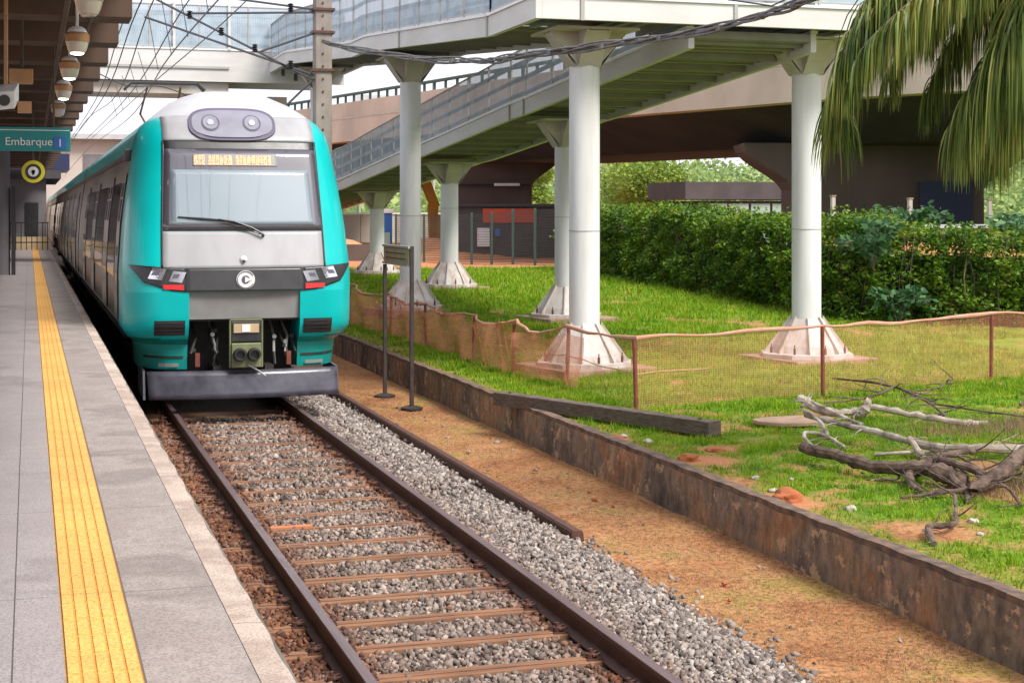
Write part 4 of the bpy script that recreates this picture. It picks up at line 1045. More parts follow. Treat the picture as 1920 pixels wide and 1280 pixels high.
# earth berm and dark trench edge on left
b = MB()
def berm(u, v):
    x = 9+30*u; y = 78+14*v; return (x, y, float(gz(x, y))+.9*math.sin(math.pi*v)**.7*(.75+.35*math.sin(x*.9)+.15*math.sin(x*2.7))*min(1, u*8))
b.grid(berm, 60, 10); tag(b.build('earth_mound', M['orangedirt'], fixn=False, smooth=True), 'orange earth mound on the far site', kind='structure')
t = thing('timber_kerb', 'dark reddish low board edge across the orange site', 'kerb', (14, 74, .3))
b = MB(); b.box(8, 18, 76, 76.2, .2, 1.15); b.build('kerb_board', M['pier'], t)
# ochre wall at far right, behind the hedge
t = thing('ochre_wall', 'low ochre wall with grey cap behind the hedge at the right', 'wall', (23, 35, 0))
b = MB(); b.box(19.5, 34, 36.3, 36.5, 0, 2.30); b.build('wall_face', pm('ochre', (.55, .27, .10), (.42, .20, .08), 2.5, .9, vec=(1, 1, .4)), t)
b = MB(); b.box(19.5, 34, 36.2, 36.6, 2.305, 2.40); b.build('wall_cap', M['roofgrey'], t)
# white posts behind the hedge
for i, (u_, z1) in enumerate(((0, 3.3), (1, 3.2), (2, 3.15), (3, 3.2), (4, 3.25), (5, 3.1))):
    x = 27.5+2.15*u_; y = 49.5-1.6*u_
    t = thing('concrete_post', 'pale concrete post rising behind the hedge, %s of its row from the left' % ORD[i], 'post', (x, y, .3), 'pale posts behind the hedge')
    b = MB(); b.box(x-.07, x+.07, y-.07, y+.07, 0, z1); b.build('post_shaft', M['palewall'], t, bevel=.01)
    b = MB(); b.box(x-.09, x+.09, y-.09, y+.09, z1, z1+.05); b.build('post_cap', M['concbase'], t)
# lamp masts
for (x, y, h, lb) in ((36.5, 101, 8.5, 'slim pale mast standing left of the low dark building'), (33.0, 90, 6.0, 'dark lamp post with drooping arms seen between column and low building')):
    t = thing('mast', lb, 'mast', (x, y, 0)); b = MB(); b.tube([(x, y, 0), (x, y, h)], [.12, .07], 8); b.build('mast_shaft', M['girder2'] if h > 7 else M['rust'], t)
    b = MB(); b.tube([(x-.7, y, h-.5), (x-.3, y, h), (x+.3, y, h), (x+.7, y, h-.5)], .08, 6); b.build('mast_arm', M['rust'], t)
for (x, y, h, lb) in ((36, 140, 15, 'thin street lamp rising above the viaduct left of the near column'), (52, 140, 19, 'tall thin street lamp rising above the viaduct beyond the ramp')):
    t = thing('street_lamp', lb, 'street lamp', (x, y, 0)); b = MB(); b.tube([(x, y, 0), (x, y, h)], [.18, .1], 8); b.build('lamp_mast', M['girder2'], t)
    b = MB(); b.tube([(x, y, h), (x+1.5, y, h+.3)], .1, 6); b.build('lamp_arm', M['girder2'], t)
t = thing('gantry_sign', 'pale road gantry sign standing over the distant viaduct', 'sign', (30, 118, 0))
b = MB(); b.box(27.5, 32.5, 135, 135.3, 12.2, 13.2); b.build('gantry_panel', M['roofgrey'], t)
b = MB(); b.tube([(28, 135.4, 0), (28, 135.4, 13)], .15, 8); b.tube([(32, 135.4, 0), (32, 135.4, 13)], .15, 8); b.build('gantry_leg', M['girder2'], t)

# ------------------------------------------------------------------ catenary pole + wires
t = thing('catenary_pole', 'tall weathered concrete catenary pole standing behind the train', 'pole', (5.55, 30.4, -.3))
b = MB(); b.prism([(5.55-.16, 30.25, -.3), (5.55+.16, 30.25, -.3), (5.55+.19, 30.4, -.3), (5.55+.16, 30.6, -.3), (5.55-.16, 30.6, -.3), (5.55-.19, 30.4, -.3)], (0, 0, 0), (0, 0, 11)); b.build('pole_shaft', M['poleconc'], t, bevel=.02)
b = MB()
for k in range(40): b.lathe([(.022, 0), (.022, .03)], (5.53, 30.23, .6+.25*k), 8, 'y')
b.build('pole_hole', M['rust'], t)
for z in (6.7, 6.25, 5.5):
    b = MB(); b.box(5.33, 5.77, 30.21, 30.64, z, z+.05); b.build('pole_band', M['rust'], t)
arms = [((5.36, 5.32), (2.2, 6.85)), ((5.36, 5.42), (2.1, 6.45)), ((5.36, 6.72), (2.9, 6.95)), ((5.36, 6.66), (3.0, 6.55)), ((5.36, 5.35), (4.75, 4.75)), ((5.36, 6.25), (4.3, 5.85))]
for (a, c) in arms:
    b = MB(); b.tube([(a[0], 30.3, a[1]), (c[0], 30.3, c[1])], .022, 6); b.build('cantilever', M['wire'], t)
for k, (x, z) in enumerate(((4.9, 5.6), (4.75, 5.45), (4.9, 6.72), (3.55, 6.2), (2.95, 6.5), (4.2, 5.9), (5.0, 5.36))):
    b = MB()
    for q in range(4): b.lathe([(.03, 0), (.065, .02), (.03, .04)], (x, 30.3, z-.06+.04*q), 8)
    b.build('insulator', M['black'], t)
wires = [('contact wire above the train roof', [(2.75, -5, 5.75), (2.55, 12, 5.65), (2.6, 30.3, 5.75), (2.9, 48, 5.6), (2.6, 80, 5.7), (2.8, 160, 5.7)], .012),
 ('messenger wire running over the train roof into the distance', [(2.4, -5, 7.4), (2.35, 12, 6.9), (2.3, 30.3, 6.85), (2.5, 48, 6.25), (2.4, 80, 6.9), (2.5, 160, 6.6)], .014),
 ('thin feeder wire nearest the canopy', [(1.55, -5, 6.7), (1.6, 14, 6.3), (1.7, 30, 6.35), (1.9, 48, 6.1), (1.9, 90, 6.4)], .012),
 ('feeder wire second from the canopy', [(1.85, -5, 7.1), (1.9, 14, 6.5), (1.95, 30, 6.55), (2.1, 48, 6.15), (2.1, 90, 6.6)], .014),
 ('steep overhead wire crossing towards the concrete pole', [(3.6, -5, 7.6), (3.3, 14, 7.0), (3.0, 30.3, 6.9), (2.9, 48, 6.3), (2.8, 90, 6.6)], .014),
 ('overhead wire sloping from the top of the photo to the right of the others', [(4.4, 14, 7.4), (3.9, 30.3, 6.7), (3.2, 48, 6.3), (3.0, 90, 6.6)], .013),
 ('slack wire looping just under the footbridge', [(1.2, 36, 6.0), (2.2, 38, 5.75), (3.2, 40, 5.9), (4.6, 42, 5.7), (5.6, 44, 6.1)], .014)]
def smoothline(P, n=8):
    P = [np.array(p, float) for p in P]; o = []
    for i in range(len(P)-1):
        a, b0, c0_, d0 = P[max(0, i-1)], P[i], P[i+1], P[min(len(P)-1, i+2)]
        for k in range(n):
            t_ = k/n; o.append(.5*((2*b0)+(-a+c0_)*t_+(2*a-5*b0+4*c0_-d0)*t_**2+(-a+3*b0-3*c0_+d0)*t_**3))
    o.append(P[-1]); return o
for lb, P, r_ in wires:
    b = MB(); b.tube(smoothline(P), r_, 6); o = b.build('overhead_wire', M['wire']); tag(o, lb, 'wire', 'overhead wires')
for k in range(12):
    y = 14+k*3.2; b = MB(); b.tube([(2.58, y, 5.7), (2.38, y, 6.85 if y < 36 else 6.4)], .008, 5); o = b.build('dropper_wire', M['wire']); tag(o, 'thin vertical dropper joining the two wires above the track, %s from the camera' % ORD[k], 'wire', 'dropper wires')
for (x, y, z) in ((2.38, 20, 6.88), (2.58, 20, 5.68), (1.92, 21, 6.5), (2.35, 27, 6.85)):
    b = MB(); b.tube([(x, y-.25, z), (x, y+.25, z)], .05, 8); o = b.build('wire_insulator', M['black']); tag(o, 'dark stub insulator threaded on an overhead wire', 'insulator', 'insulators on the overhead wires')
# black cable bundle crossing in front of the footbridge
cab = [(5.45, 29.75, 6.0), (5.64, 26.52, 5.50), (6.01, 23.79, 5.12), (6.35, 22.2, 4.95), (6.48, 21.02, 4.88), (6.8, 19.35, 4.84), (7.35, 18.13, 4.85), (7.67, 16.46, 4.84), (7.81, 15.37, 4.90), (7.93, 14.29, 4.98), (8.3, 11, 5.4), (9, 6, 6.2)]
cb = thing('cable_bundle', 'thick sagging bundle of cables crossing in front of the footbridge', 'cable', cab[0])
pr = random.Random(9)
for k in range(5):
    pts = [p+np.array((.02*math.sin(i*.9+k*1.7), 0, .028*math.cos(i*.7+k*2.1)+.012*k)) for i, p in enumerate(smoothline(cab, 6))]
    b = MB(); b.tube(pts, .014+.004*(k == 0), 6); b.build('cable_strand', M['cablebundle'], cb)
b = MB()
for k, p in enumerate(smoothline(cab, 4)):
    if k % 3 == 1: MB().lathe([(.05, -.02), (.05, .05)], tuple(p), 8).build('cable_tie', M['cablebundle'], cb)
for k, (p0, p1) in enumerate((((6.48, 21.0, 6.2), (7.8, 15.4, 4.98)), ((7.2, 18.6, 5.6), (7.93, 14.3, 5.1)))):
    b = MB(); b.tube([p0, p1, (p1[0]+.4, p1[1]-4, p1[2]+.5)], .010, 5); tag(b.build('overhead_wire', M['wire']), 'thin wire slanting across the footbridge landing%s' % ('' if k else ' higher up'), 'wire', 'overhead wires')

# ------------------------------------------------------------------ retaining wall, sign, fence, timber
t = thing('retaining_wall', 'low stained concrete retaining wall between the earth strip and the grass', 'wall', (6.2, 20, -.3))
V = []; b = MB()
def wf(u, v):
    y = 4+u*76; z = -.45+.60*v; return (WX-.02*(1-v)+.005*math.sin(y*1.1)*v+.004*math.sin(y*7.1+z*9), y, z+(.005*math.sin(y*.9)+.006*math.sin(y*9.3) if v > .99 else 0))
b.grid(wf, 400, 6); b.build('wall_face', M['wall'], t, fixn=False, smooth=True)
b = MB(); b.grid(lambda u, v: (WX+.002+.17*v+(.005*math.sin((4+u*76)*1.1) if v < .1 else .012*math.sin((4+u*76)*6.3)*(v > .9)), 4+u*76, .15+.005*math.sin((4+u*76)*.9)+.006*math.sin((4+u*76)*9.3)-.02*(v > .9)), 400, 3); b.build('wall_top', M['wallcap'], t, fixn=False, solid=.05)

t = thing('track_sign', 'tan board held between two dark posts on the earth strip', 'sign', (5.5, 23.6, -.25))
for k, (x, y, z1) in enumerate(((5.49, 24.49, 1.88), (5.53, 22.82, 2.20))):
    b = MB(); b.box(x-.028, x+.028, y-.028, y+.028, -.27, z1); b.build('sign_post', M['signpost'], t)
    b = MB(); b.lathe([(.17, 0), (.17, .025), (.08, .05)], (x, y, -.26), 16); b.build('post_foot', M['signpost'], t)
b = MB(); b.box(5.48, 5.52, 22.85, 24.55, 1.93, 2.16); bd = b.build('sign_board', M['tanboard'], t, bevel=.005)
b = MB(); b.box(5.47, 5.53, 22.80, 24.6, 2.165, 2.20); b.box(5.47, 5.53, 22.85, 24.6, 1.89, 1.925); b.build('board_frame', M['palewall'], bd)
b = MB(); pr = random.Random(2)
for r_ in range(2):
    yq = 23.05
    while yq < 24.3:
        l = pr.uniform(.04, .12); b.box(5.474, 5.478, yq, yq+l, 1.99+.08*r_, 2.008+.08*r_); yq += l+.035
b.build('board_smudges', M['wood'], bd)

# netting fence
fp = [(6.80, 38), (6.97, 34.65), (7.19, 31.51), (7.23, 28.64), (7.33, 25.75), (7.29, 23.31), (7.57, 21.54), (7.42, 18.43), (10.24, 18.7), (13.54, 19.68), (17.5, 21.0)]
FH = [.8, .86, .80, .78, .76, .80, .85, .93, .94, .98, .95]
t = thing('netting_fence', 'sagging orange plastic netting fence on rusty red posts', 'fence', (7.32, 18.43, .2))
P3 = [(x, y, float(gz(x, y))) for x, y in fp]
for (p, h) in zip(P3, FH):
    lean = .03*math.sin(p[1]*3)
    b = MB(); b.tube([(p[0], p[1], p[2]-.1), (p[0]+lean, p[1], p[2]+h)], .028, 8); b.build('fence_post', M['postrust'], t)
seg = []; acc = 0
for a, c in zip(P3, P3[1:]): seg.append(acc); acc += math.dist(a[:2], c[:2])
seg.append(acc)
tot = acc
def hfun(i, u, p):
    k = max(j for j in range(len(seg)) if seg[j] <= u+1e-6); k = min(k, len(seg)-2); f_ = (u-seg[k])/(seg[k+1]-seg[k])
    h = FH[k]*(1-f_)+FH[k+1]*f_; sag = .045+.04*(u < seg[6])
    return h-sag*4*f_*(1-f_)+.006*math.sin(u*6)+.03*(u < seg[6])*math.sin(u*2.3)
def wav(u, v):
    amp = .09 if u < seg[6] else .02; s_ = math.sin(u*5.1+v*2)*amp*(1-.5*v)+.4*amp*math.sin(u*13+v*5)
    return np.array((s_, s_*.5, 0))
P3n = []
for a, c in zip(P3, P3[1:]):
    for k in range(8):
        x, y = a[0]+(c[0]-a[0])*k/8, a[1]+(c[1]-a[1])*k/8; P3n.append((x, y, float(gz(x, y))+.02))
P3n.append(P3[-1])
seg2 = seg
net, pts = uvgrid(P3n, 1, M['net'], 'netting', t, nv=6, hfun=hfun, wav=wav, step=.10)
me = net.data; n_ = 7; vv = np.empty(len(me.vertices)*3, np.float32); me.vertices.foreach_get('co', vv); vv = vv.reshape(-1, n_, 3)
off = np.array(net.location)
top = vv[:, -1]
b = MB(); b.tube([tuple(q+np.array((0, 0, .01*math.sin(i*.9)))) for i, q in enumerate(top[::2])], [.024+.008*math.sin(i*.7) for i in range(len(top[::2]))], 7)
b.build('net_rope', M['rope'], t)
b = MB(); midr = vv[:, 3]; b.tube([tuple(q) for q in midr[::3][:60]], .008, 5); b.build('net_cord', M['rope'], t)

M['netleft'] = meshpanel('folded orange net', (.90, .36, .20), .42, 30, 34, .10)
nl = [p for p in P3n if p[1] > 20.5 and p[0] < 8]
def wav2(u, v): s_ = .07+.07*math.sin(u*3.7+1+v*3)+.03*math.sin(u*9); return np.array((-s_, -s_*.3, 0))
uvgrid(nl, 1, M['netleft'], 'netting_fold', t, nv=6, hfun=lambda i, u, p: .70+.07*math.sin(u*1.9)+.04*math.sin(u*5), wav=wav2, step=.12)

# timber beam on the wall
t = thing('timber_beam', 'long grey brown timber beam resting on the wall and grass', 'beam', (6.5, 17.8, .2))
a = np.array((5.98, 19.75, .24)); c = np.array((7.42, 16.05, .26)); d = (c-a)/np.linalg.norm(c-a); n_ = np.array((d[1], -d[0], 0)); hh = np.array((0, 0, .17))
def bf(q): return a+(c-a)*q
b = MB(); rows = []
vs = []
for k in range(25):
    q = bf(k/24); j = .006*math.sin(k*1.9)
    for (w, z) in ((-.10, -.085), (.10, -.085), (.10+j, .085), (-.10, .085+j)): vs.append(q+n_*w+np.array((0, 0, z)))
b.add(vs, [(4*i+k, 4*i+(k+1) % 4, 4*i+4+(k+1) % 4, 4*i+4+k) for i in range(24) for k in range(4)]+[(0, 1, 2, 3), (99, 98, 97, 96)]); b.build('beam_timber', M['wood'], t, bevel=.008)
b = MB()
for q in (.06, .94):
    p_ = bf(q); b.tube([p_+np.array((0, 0, .085)), p_+np.array((0, 0, .10))], .02, 8)
b.build('beam_bolt', M['rust'], t)
# stone slab on the grass
b = MB(); cc = (8.62, 16.4); ptsl = []
for k in range(14):
    a_ = 2*math.pi*k/14; ptsl.append((cc[0]+.50*math.cos(a_)*(1+.1*math.sin(3*a_)), cc[1]+.34*math.sin(a_)*(1+.12*math.cos(2*a_)), float(gz(*cc))+.02))
b.prism(ptsl, (0, 0, 0), (0, 0, .05)); tag(b.build('stone_slab', pm('pink slab', (.40, .27, .19), (.30, .20, .14), 6, .9, bs=30), bevel=.012), 'flat pinkish stone slab lying on the grass', 'slab')
# red clods and rubble
def rock(x, y, r, name, mat, label, cat, sq=.5, seed=0, group=None):
    rr = random.Random(seed); import bmesh as bmm
    bm = bmm.new(); bmm.ops.create_icosphere(bm, subdivisions=3, radius=1)
    from mathutils import noise as mn, Vector
    for v in bm.verts:
        k = 1+.55*mn.noise(v.co*1.6+Vector((seed*3.1, 0, 0)))+.28*mn.noise(v.co*4.5+Vector((seed, 2, 0)))+.12*mn.noise(v.co*11)
        v.co = Vector((v.co.x*k*r, v.co.y*k*r*.85, v.co.z*k*r*sq))
    me = bpy.data.meshes.new(name); bm.to_mesh(me); bm.free()
    o = link(name, me, mat, smooth=True); o.location = (x, y, (float(gz(x, y)) if x > WX+.1 else -.25)+r*sq*.25); o.rotation_euler.z = rr.random()*6
    return tag(o, label, cat, group)
rock(6.47, 12.45, .15, 'earth_clod', M['clod'], 'largest red earth clod against the wall top, near the dead branches', 'clod', .55, 1)
rock(6.52, 14.75, .12, 'earth_clod', M['clod'], 'red earth clod on the wall edge near the timber beam end', 'clod', .45, 2)
rock(7.05, 15.25, .13, 'earth_clod', M['clod'], 'flat reddish clod in the grass right of the timber beam', 'clod', .22, 3)
rock(6.40, 16.5, .09, 'earth_clod', M['clod'], 'small red clod behind the wall below the timber beam', 'clod', .4, 4)
rb = [(6.52, 16.6, .08), (6.62, 16.1, .09), (6.55, 12.9, .07), (6.75, 11.85, .09), (6.72, 13.6, .07), (7.0, 13.4, .05), (7.2, 10.6, .05), (6.9, 10.9, .06), (7.4, 11.0, .08), (7.05, 11.4, .05), (6.6, 10.2, .06), (7.15, 16.9, .04), (7.6, 19.6, .05)]
for k, (x, y, r_) in enumerate(rb[:9]): rock(x, y, r_*.62, 'rubble_stone', M['rubble'], 'pale stone lying in the grass by the wall', 'stone', .6, 20+k, 'pale stones in the grass')
for k in range(16):
    x, y = rnd.uniform(4.95, 6.0), rnd.uniform(9, 24)
    rock(x, y, rnd.uniform(.014, .03), 'earth_stone', M['concbase'] if k % 2 else M['clod'], 'small stone lying on the brown earth strip', 'stone', .6, 50+k, 'stones on the brown earth strip')
b = MB(); b.box(2.08, 2.46, 13.97, 14.05, -.150, -.138); tag(b.build('orange_strap', pm('orange strip', (.60, .17, .05), (.5, .2, .1), 20, .8)), 'orange painted strip lying on the ballast between the rails', 'strip')

# ------------------------------------------------------------------ dead branches
def branch(P, r0, r1, name, mat, par, tw=0, seed=0):
    P = smoothline(P, 6); n = len(P); pr = random.Random(seed)
    pts = [np.array(p)+np.array([pr.uniform(-1, 1) for _ in range(3)])*r0*.22 for p in P]
    rs = [(r0+(r1-r0)*i/(n-1))*(1+.18*pr.uniform(-1, 1)) for i in range(n)]
    return MB().tube(pts, rs, 9).build(name, M[mat], par, smooth=True), pts, rs
def g3(x, y, h=0.0): return (x, y, float(gz(x, y))+h)
def twigs(par, pts, n, ln, seed, mat='bark'):
    pr = random.Random(seed); b = MB()
    for k in range(n):
        p = pts[pr.randrange(3, len(pts))]; a = pr.uniform(0, 6.28); el = pr.uniform(-.2, .4); L = ln*pr.uniform(.4, 1)
        q = [p]; 
        for s_ in range(4):
            a += pr.uniform(-.5, .5); el += pr.uniform(-.4, .3); q.append(q[-1]+np.array((math.cos(a)*math.cos(el), math.sin(a)*math.cos(el), math.sin(el)))*L/4)
            q[-1][2] = max(q[-1][2], float(gz(q[-1][0], q[-1][1]))+.01)
        b.tube(q, [.009, .0075, .006, .004, .003], 5)
    b.build('twig', M[mat], par)
def B(nm, lab, P, r0, r1, mat, subs, seed, tw=(8, .5), tmat=None):
    t = thing(nm, lab, 'branch', P[0])
    o, pts, rs = branch(P, r0, r1, 'limb', mat, t, seed=seed)
    for k, (SP, a, c) in enumerate(subs):
        o2, p2, _ = branch(SP, a, c, 'limb', mat, t, seed=seed+k+1)
        if tw[0]: twigs(t, p2, tw[0]//2, tw[1], seed+10+k, tmat or mat)
    if tw[0]: twigs(t, pts, int(tw[0]*1.6), tw[1], seed+5, tmat or mat)
B('dead_branch', 'thick dark forked dead branch, lowest and largest of the pile', [g3(7.50, 14.1, .16), g3(7.62, 13.55, .15), g3(7.74, 13.0, .13), g3(7.90, 12.6, .14), g3(7.98, 12.35, .13), g3(8.1, 12.15, .06)], .05, .088, 'bark',
  [([g3(7.92, 12.6, .14), g3(8.1, 12.7, .20), g3(8.35, 12.6, .24), g3(8.6, 12.75, .2)], .055, .02),
   ([g3(7.85, 12.65, .1), g3(7.68, 12.4, .05), g3(7.62, 12.15, .03)], .05, .02),
   ([g3(8.0, 12.3, .12), g3(7.95, 11.95, .05), g3(7.75, 11.6, .03)], .05, .02)], 1, (8, .5))
B('dead_branch', 'thick dark brown limb leaving the picture at the right edge', [g3(7.9, 11.75, .10), g3(8.15, 11.85, .14), g3(8.45, 12.0, .20), g3(8.9, 12.2, .30), g3(9.6, 12.5, .36)], .055, .09, 'bark',
  [([g3(8.2, 11.9, .14), g3(8.1, 12.15, .2), g3(8.0, 12.5, .22)], .05, .03), ([g3(8.0, 11.8, .08), g3(7.7, 11.95, .05), g3(7.35, 12.05, .02)], .03, .012)], 2, (12, .55))
B('dead_branch', 'long pale bleached bare branch slanting across the pile', [g3(8.38, 15.7, .22), g3(8.50, 15.0, .19), g3(8.58, 14.4, .17), g3(8.68, 13.75, .13), g3(8.9, 13.4, .12), g3(9.4, 13.3, .1), g3(10.3, 13.3, .1)], .030, .050, 'barkpale',
  [([g3(8.6, 13.9, .18), g3(8.52, 13.5, .05), g3(8.4, 13.3, .02)], .03, .04), ([g3(8.35, 15.75, .3), g3(8.5, 15.9, .36), g3(8.6, 16.0, .45)], .014, .006)], 3, (6, .4))
B('dead_branch', 'grey broken branch with a pale curled stump end', [g3(9.0, 17.0, .22), g3(9.1, 16.6, .10), g3(9.42, 16.45, .10), g3(9.60, 16.3, .16), g3(9.9, 16.0, .10), g3(10.3, 15.6, .05), g3(10.6, 15.5, .05)], .055, .03, 'barkpale',
  [([g3(9.45, 16.4, .05), g3(9.50, 16.35, .12), g3(9.52, 16.35, .22)], .06, .07), ([g3(9.05, 16.9, .2), g3(9.05, 16.1, .12), g3(9.1, 15.7, .06)], .02, .028)], 4, (6, .4))
B('dead_branch', 'thin dark crooked branch furthest back in the pile', [g3(10.5, 18.9, .22), g3(10.6, 18.0, .24), g3(10.7, 17.4, .20), g3(10.6, 16.6, .12), g3(10.4, 16.0, .05)], .014, .02, 'bark',
  [([g3(10.65, 17.6, .22), g3(10.2, 17.4, .14), g3(9.6, 17.5, .08)], .016, .01), ([g3(10.68, 17.3, .2), g3(11.3, 17.6, .18), g3(12.0, 18.3, .2)], .012, .006), ([g3(10.6, 16.7, .14), g3(11.0, 15.9, .1), g3(11.5, 15.3, .05)], .012, .014)], 5, (16, .6))
B('dead_branch', 'short forked stick lying in front of the pile near the wall', [g3(6.62, 10.35, .02), g3(6.82, 10.75, .07), g3(7.05, 10.75, .06), g3(7.3, 11.1, .05), g3(7.62, 11.6, .10)], .028, .016, 'bark', [], 6, (3, .3))
B('dead_branch', 'small curled brown branch lying left of the bleached one', [g3(7.9, 14.5, .02), g3(7.85, 14.7, .12), g3(7.95, 14.9, .16), g3(8.15, 14.8, .12), g3(8.2, 14.5, .04)], .022, .018, 'barkpale', [([g3(8.15, 14.8, .12), g3(8.3, 15.2, .2), g3(8.34, 15.7, .28)], .025, .018)], 7, (4, .3))
B('dead_branch', 'dark twiggy stick on the grass at the far right', [g3(12.0, 16.8, .05), g3(12.3, 16.9, .16), g3(12.6, 16.7, .08), g3(13.3, 16.5, .05)], .022, .016, 'bark', [], 8, (5, .35))
B('dead_branch', 'thin straight stick lying low in the grass between the pile and wall', [g3(7.55, 12.95, .03), g3(7.75, 12.75, .04), g3(7.85, 12.9, .08)], .012, .012, 'bark', [], 9, (2, .25))

B('dead_branch', 'straight pale stick lying flat behind the thick forked branch', [g3(8.2, 13.9, .05), g3(9.0, 13.6, .08), g3(10.2, 13.9, .05)], .02, .012, 'barkpale', [], 12, (6, .4))
B('dead_branch', 'slim brown stick crossing over the forked limb', [g3(8.6, 13.5, .05), g3(8.3, 12.7, .24), g3(8.2, 11.7, .10), g3(8.0, 11.2, .04)], .018, .012, 'bark', [], 13, (8, .4))
B('dead_branch', 'slim stick leaning low at the right edge beside the brown limb', [g3(8.4, 11.5, .04), g3(9.0, 12.4, .10), g3(9.6, 13.1, .06)], .018, .010, 'bark', [], 14, (8, .5))

# dry brushwood
def blades(C, H, Wd, lean, ang):
    n = len(C); ca, sa = np.cos(ang), np.sin(ang)
    s = np.stack([-sa*Wd/2, ca*Wd/2, 0*ca], -1); tip = np.stack([ca*lean, sa*lean, H], -1)
    V = np.stack([C-s, C+s, C+tip], 1).reshape(-1, 3); return V, np.arange(3*n).reshape(-1, 3)
x = rng.normal(10.9, .8, 3500); y = 15.2+.55*(x-10.9)*0+rng.normal(0, .35, 3500); 
C = np.stack([x, y, gz(x, y)], -1); V, Fc = blades(C, .03+.14*rng.random(3500), .006, .12*rng.random(3500), rng.random(3500)*6.28)
x2 = rng.normal(8.9, .45, 2500); y2 = rng.normal(11.9, .28, 2500); C2 = np.stack([x2, y2, gz(x2, y2)], -1); V2, F2 = blades(C2, .03+.12*rng.random(2500), .006, .12*rng.random(2500), rng.random(2500)*6.28)
tag(link('dry_brush', fast_mesh('dry_brush', np.concatenate([V, V2]), np.concatenate([Fc, F2+len(V)])), M['dry']), 'dry brown twiggy litter around the dead branches', 'brushwood', kind='stuff')

# ------------------------------------------------------------------ grass
def grass_patch(x0, x1, y0, y1, n, h, w):
    x = x0+(x1-x0)*rng.random(n); y = y0+(y1-y0)*rng.random(n); tf = turf(x, y)
    k = rng.random(n) < tf*(.35+.65*sm((fbm(x*3, y*3, 77)-.3)/.2)); x, y = x[k], y[k]; n = len(x)
    cl = .30+.75*fbm(x*2.5, y*2.5, 55)+.75*sm((fbm(x*7, y*7, 56)-.45)/.2)
    C = np.stack([x, y, gz(x, y)-.005], -1); H = h*(.4+.8*rng.random(n))*cl
    return blades(C, H, w*(.6+.8*rng.random(n)), H*(.2+.9*rng.random(n)), rng.random(n)*6.28)
Vs = []; Fs = []; nb = 0
for a in ((6.32, 10.5, 9, 17, 95000, .055, .010), (10.5, 14, 12, 20, 42000, .06, .012), (6.32, 10.5, 17, 24, 52000, .07, .014), (10.5, 17, 18, 26, 52000, .08, .016), (6.35, 11, 24, 34, 40000, .09, .02), (11, 19, 26, 36, 42000, .10, .022), (6.35, 12, 34, 56, 34000, .12, .03), (12, 20, 36, 56, 38000, .12, .03)):
    V, Fc = grass_patch(*a); Vs.append(V); Fs.append(Fc+nb); nb += len(V)
tag(link('grass', fast_mesh('grass', np.concatenate(Vs), np.concatenate(Fs)), M['grass']), 'short bright green grass behind the low wall', 'grass', kind='stuff')
# low leafy weeds among the grass
n = 15000; x = 6.35+7.5*rng.random(n)**1.2; y = 9+10.5*rng.random(n); k = (fbm(x*3.1, y*3.1, 81) > .52) & (rng.random(n) < turf(x, y)); x, y = x[k], y[k]
C = np.stack([x, y, gz(x, y)+.01+.035*rng.random(len(x))], -1); a = rng.normal(size=(len(x), 3))
n_ = len(x); ang = rng.random(n_)*6.28; sz = .012+.016*rng.random(n_); dx = np.stack([np.cos(ang), np.sin(ang), .5*(rng.random(n_)-.3)], -1)*sz[:, None]; dy = np.stack([-np.sin(ang), np.cos(ang), .5*(rng.random(n_)-.5)], -1)*(sz*.6)[:, None]
V = np.stack([C-dx, C+dy, C+dx, C-dy], 1).reshape(-1, 3)
tag(link('weeds', fast_mesh('weeds', V, np.arange(4*n_).reshape(-1, 4)), M['weed']), 'small broad leaved weeds scattered through the grass', 'weeds', kind='stuff')
# dry litter on the earth strip
n = 42000; x = rng.uniform(4.7, 6.12, n); y = 8.5+18*rng.random(n)**1.3; k = (fbm(x*2, y*2, 91)+.25*fbm(x*9, y*9, 92)) > .48; x, y = x[k], y[k]; n = len(x)
C = np.stack([x, y, low(x, y)+.002], -1); V, Fc = blades(C, .004+.02*rng.random(n), .005, .05*rng.random(n), rng.random(n)*6.28)
M['_l'] = None; M['litter'] = leafmat('litter', [(.1, (.06, .035, .02)), (.35, (.19, .10, .05)), (.6, (.34, .22, .10)), (.8, (.38, .33, .07)), (.95, (.52, .42, .28))], .1, .9, 2)
tag(link('earth_litter', fast_mesh('earth_litter', V, Fc), M['litter']), 'dry straw and leaf litter on the brown earth strip', 'litter', kind='stuff')

# ------------------------------------------------------------------ leaves helper
def leafcloud(C, size, up=.3, asp=.55):
    n = len(C); a = rng.normal(size=(n, 3)); a[:, 2] *= .6; a /= np.linalg.norm(a, axis=1)[:, None]
    r = rng.normal(size=(n, 3)); r[:, 2] += up; bb = np.cross(a, r); bb /= np.linalg.norm(bb, axis=1)[:, None]+1e-9
    s = (size*(.6+.8*rng.random(n)))[:, None] if np.isscalar(size) else size[:, None]
    V = np.stack([C-a*s, C+bb*s*asp, C+a*s, C-bb*s*asp], 1).reshape(-1, 3)
    return V, np.arange(4*n).reshape(-1, 4)
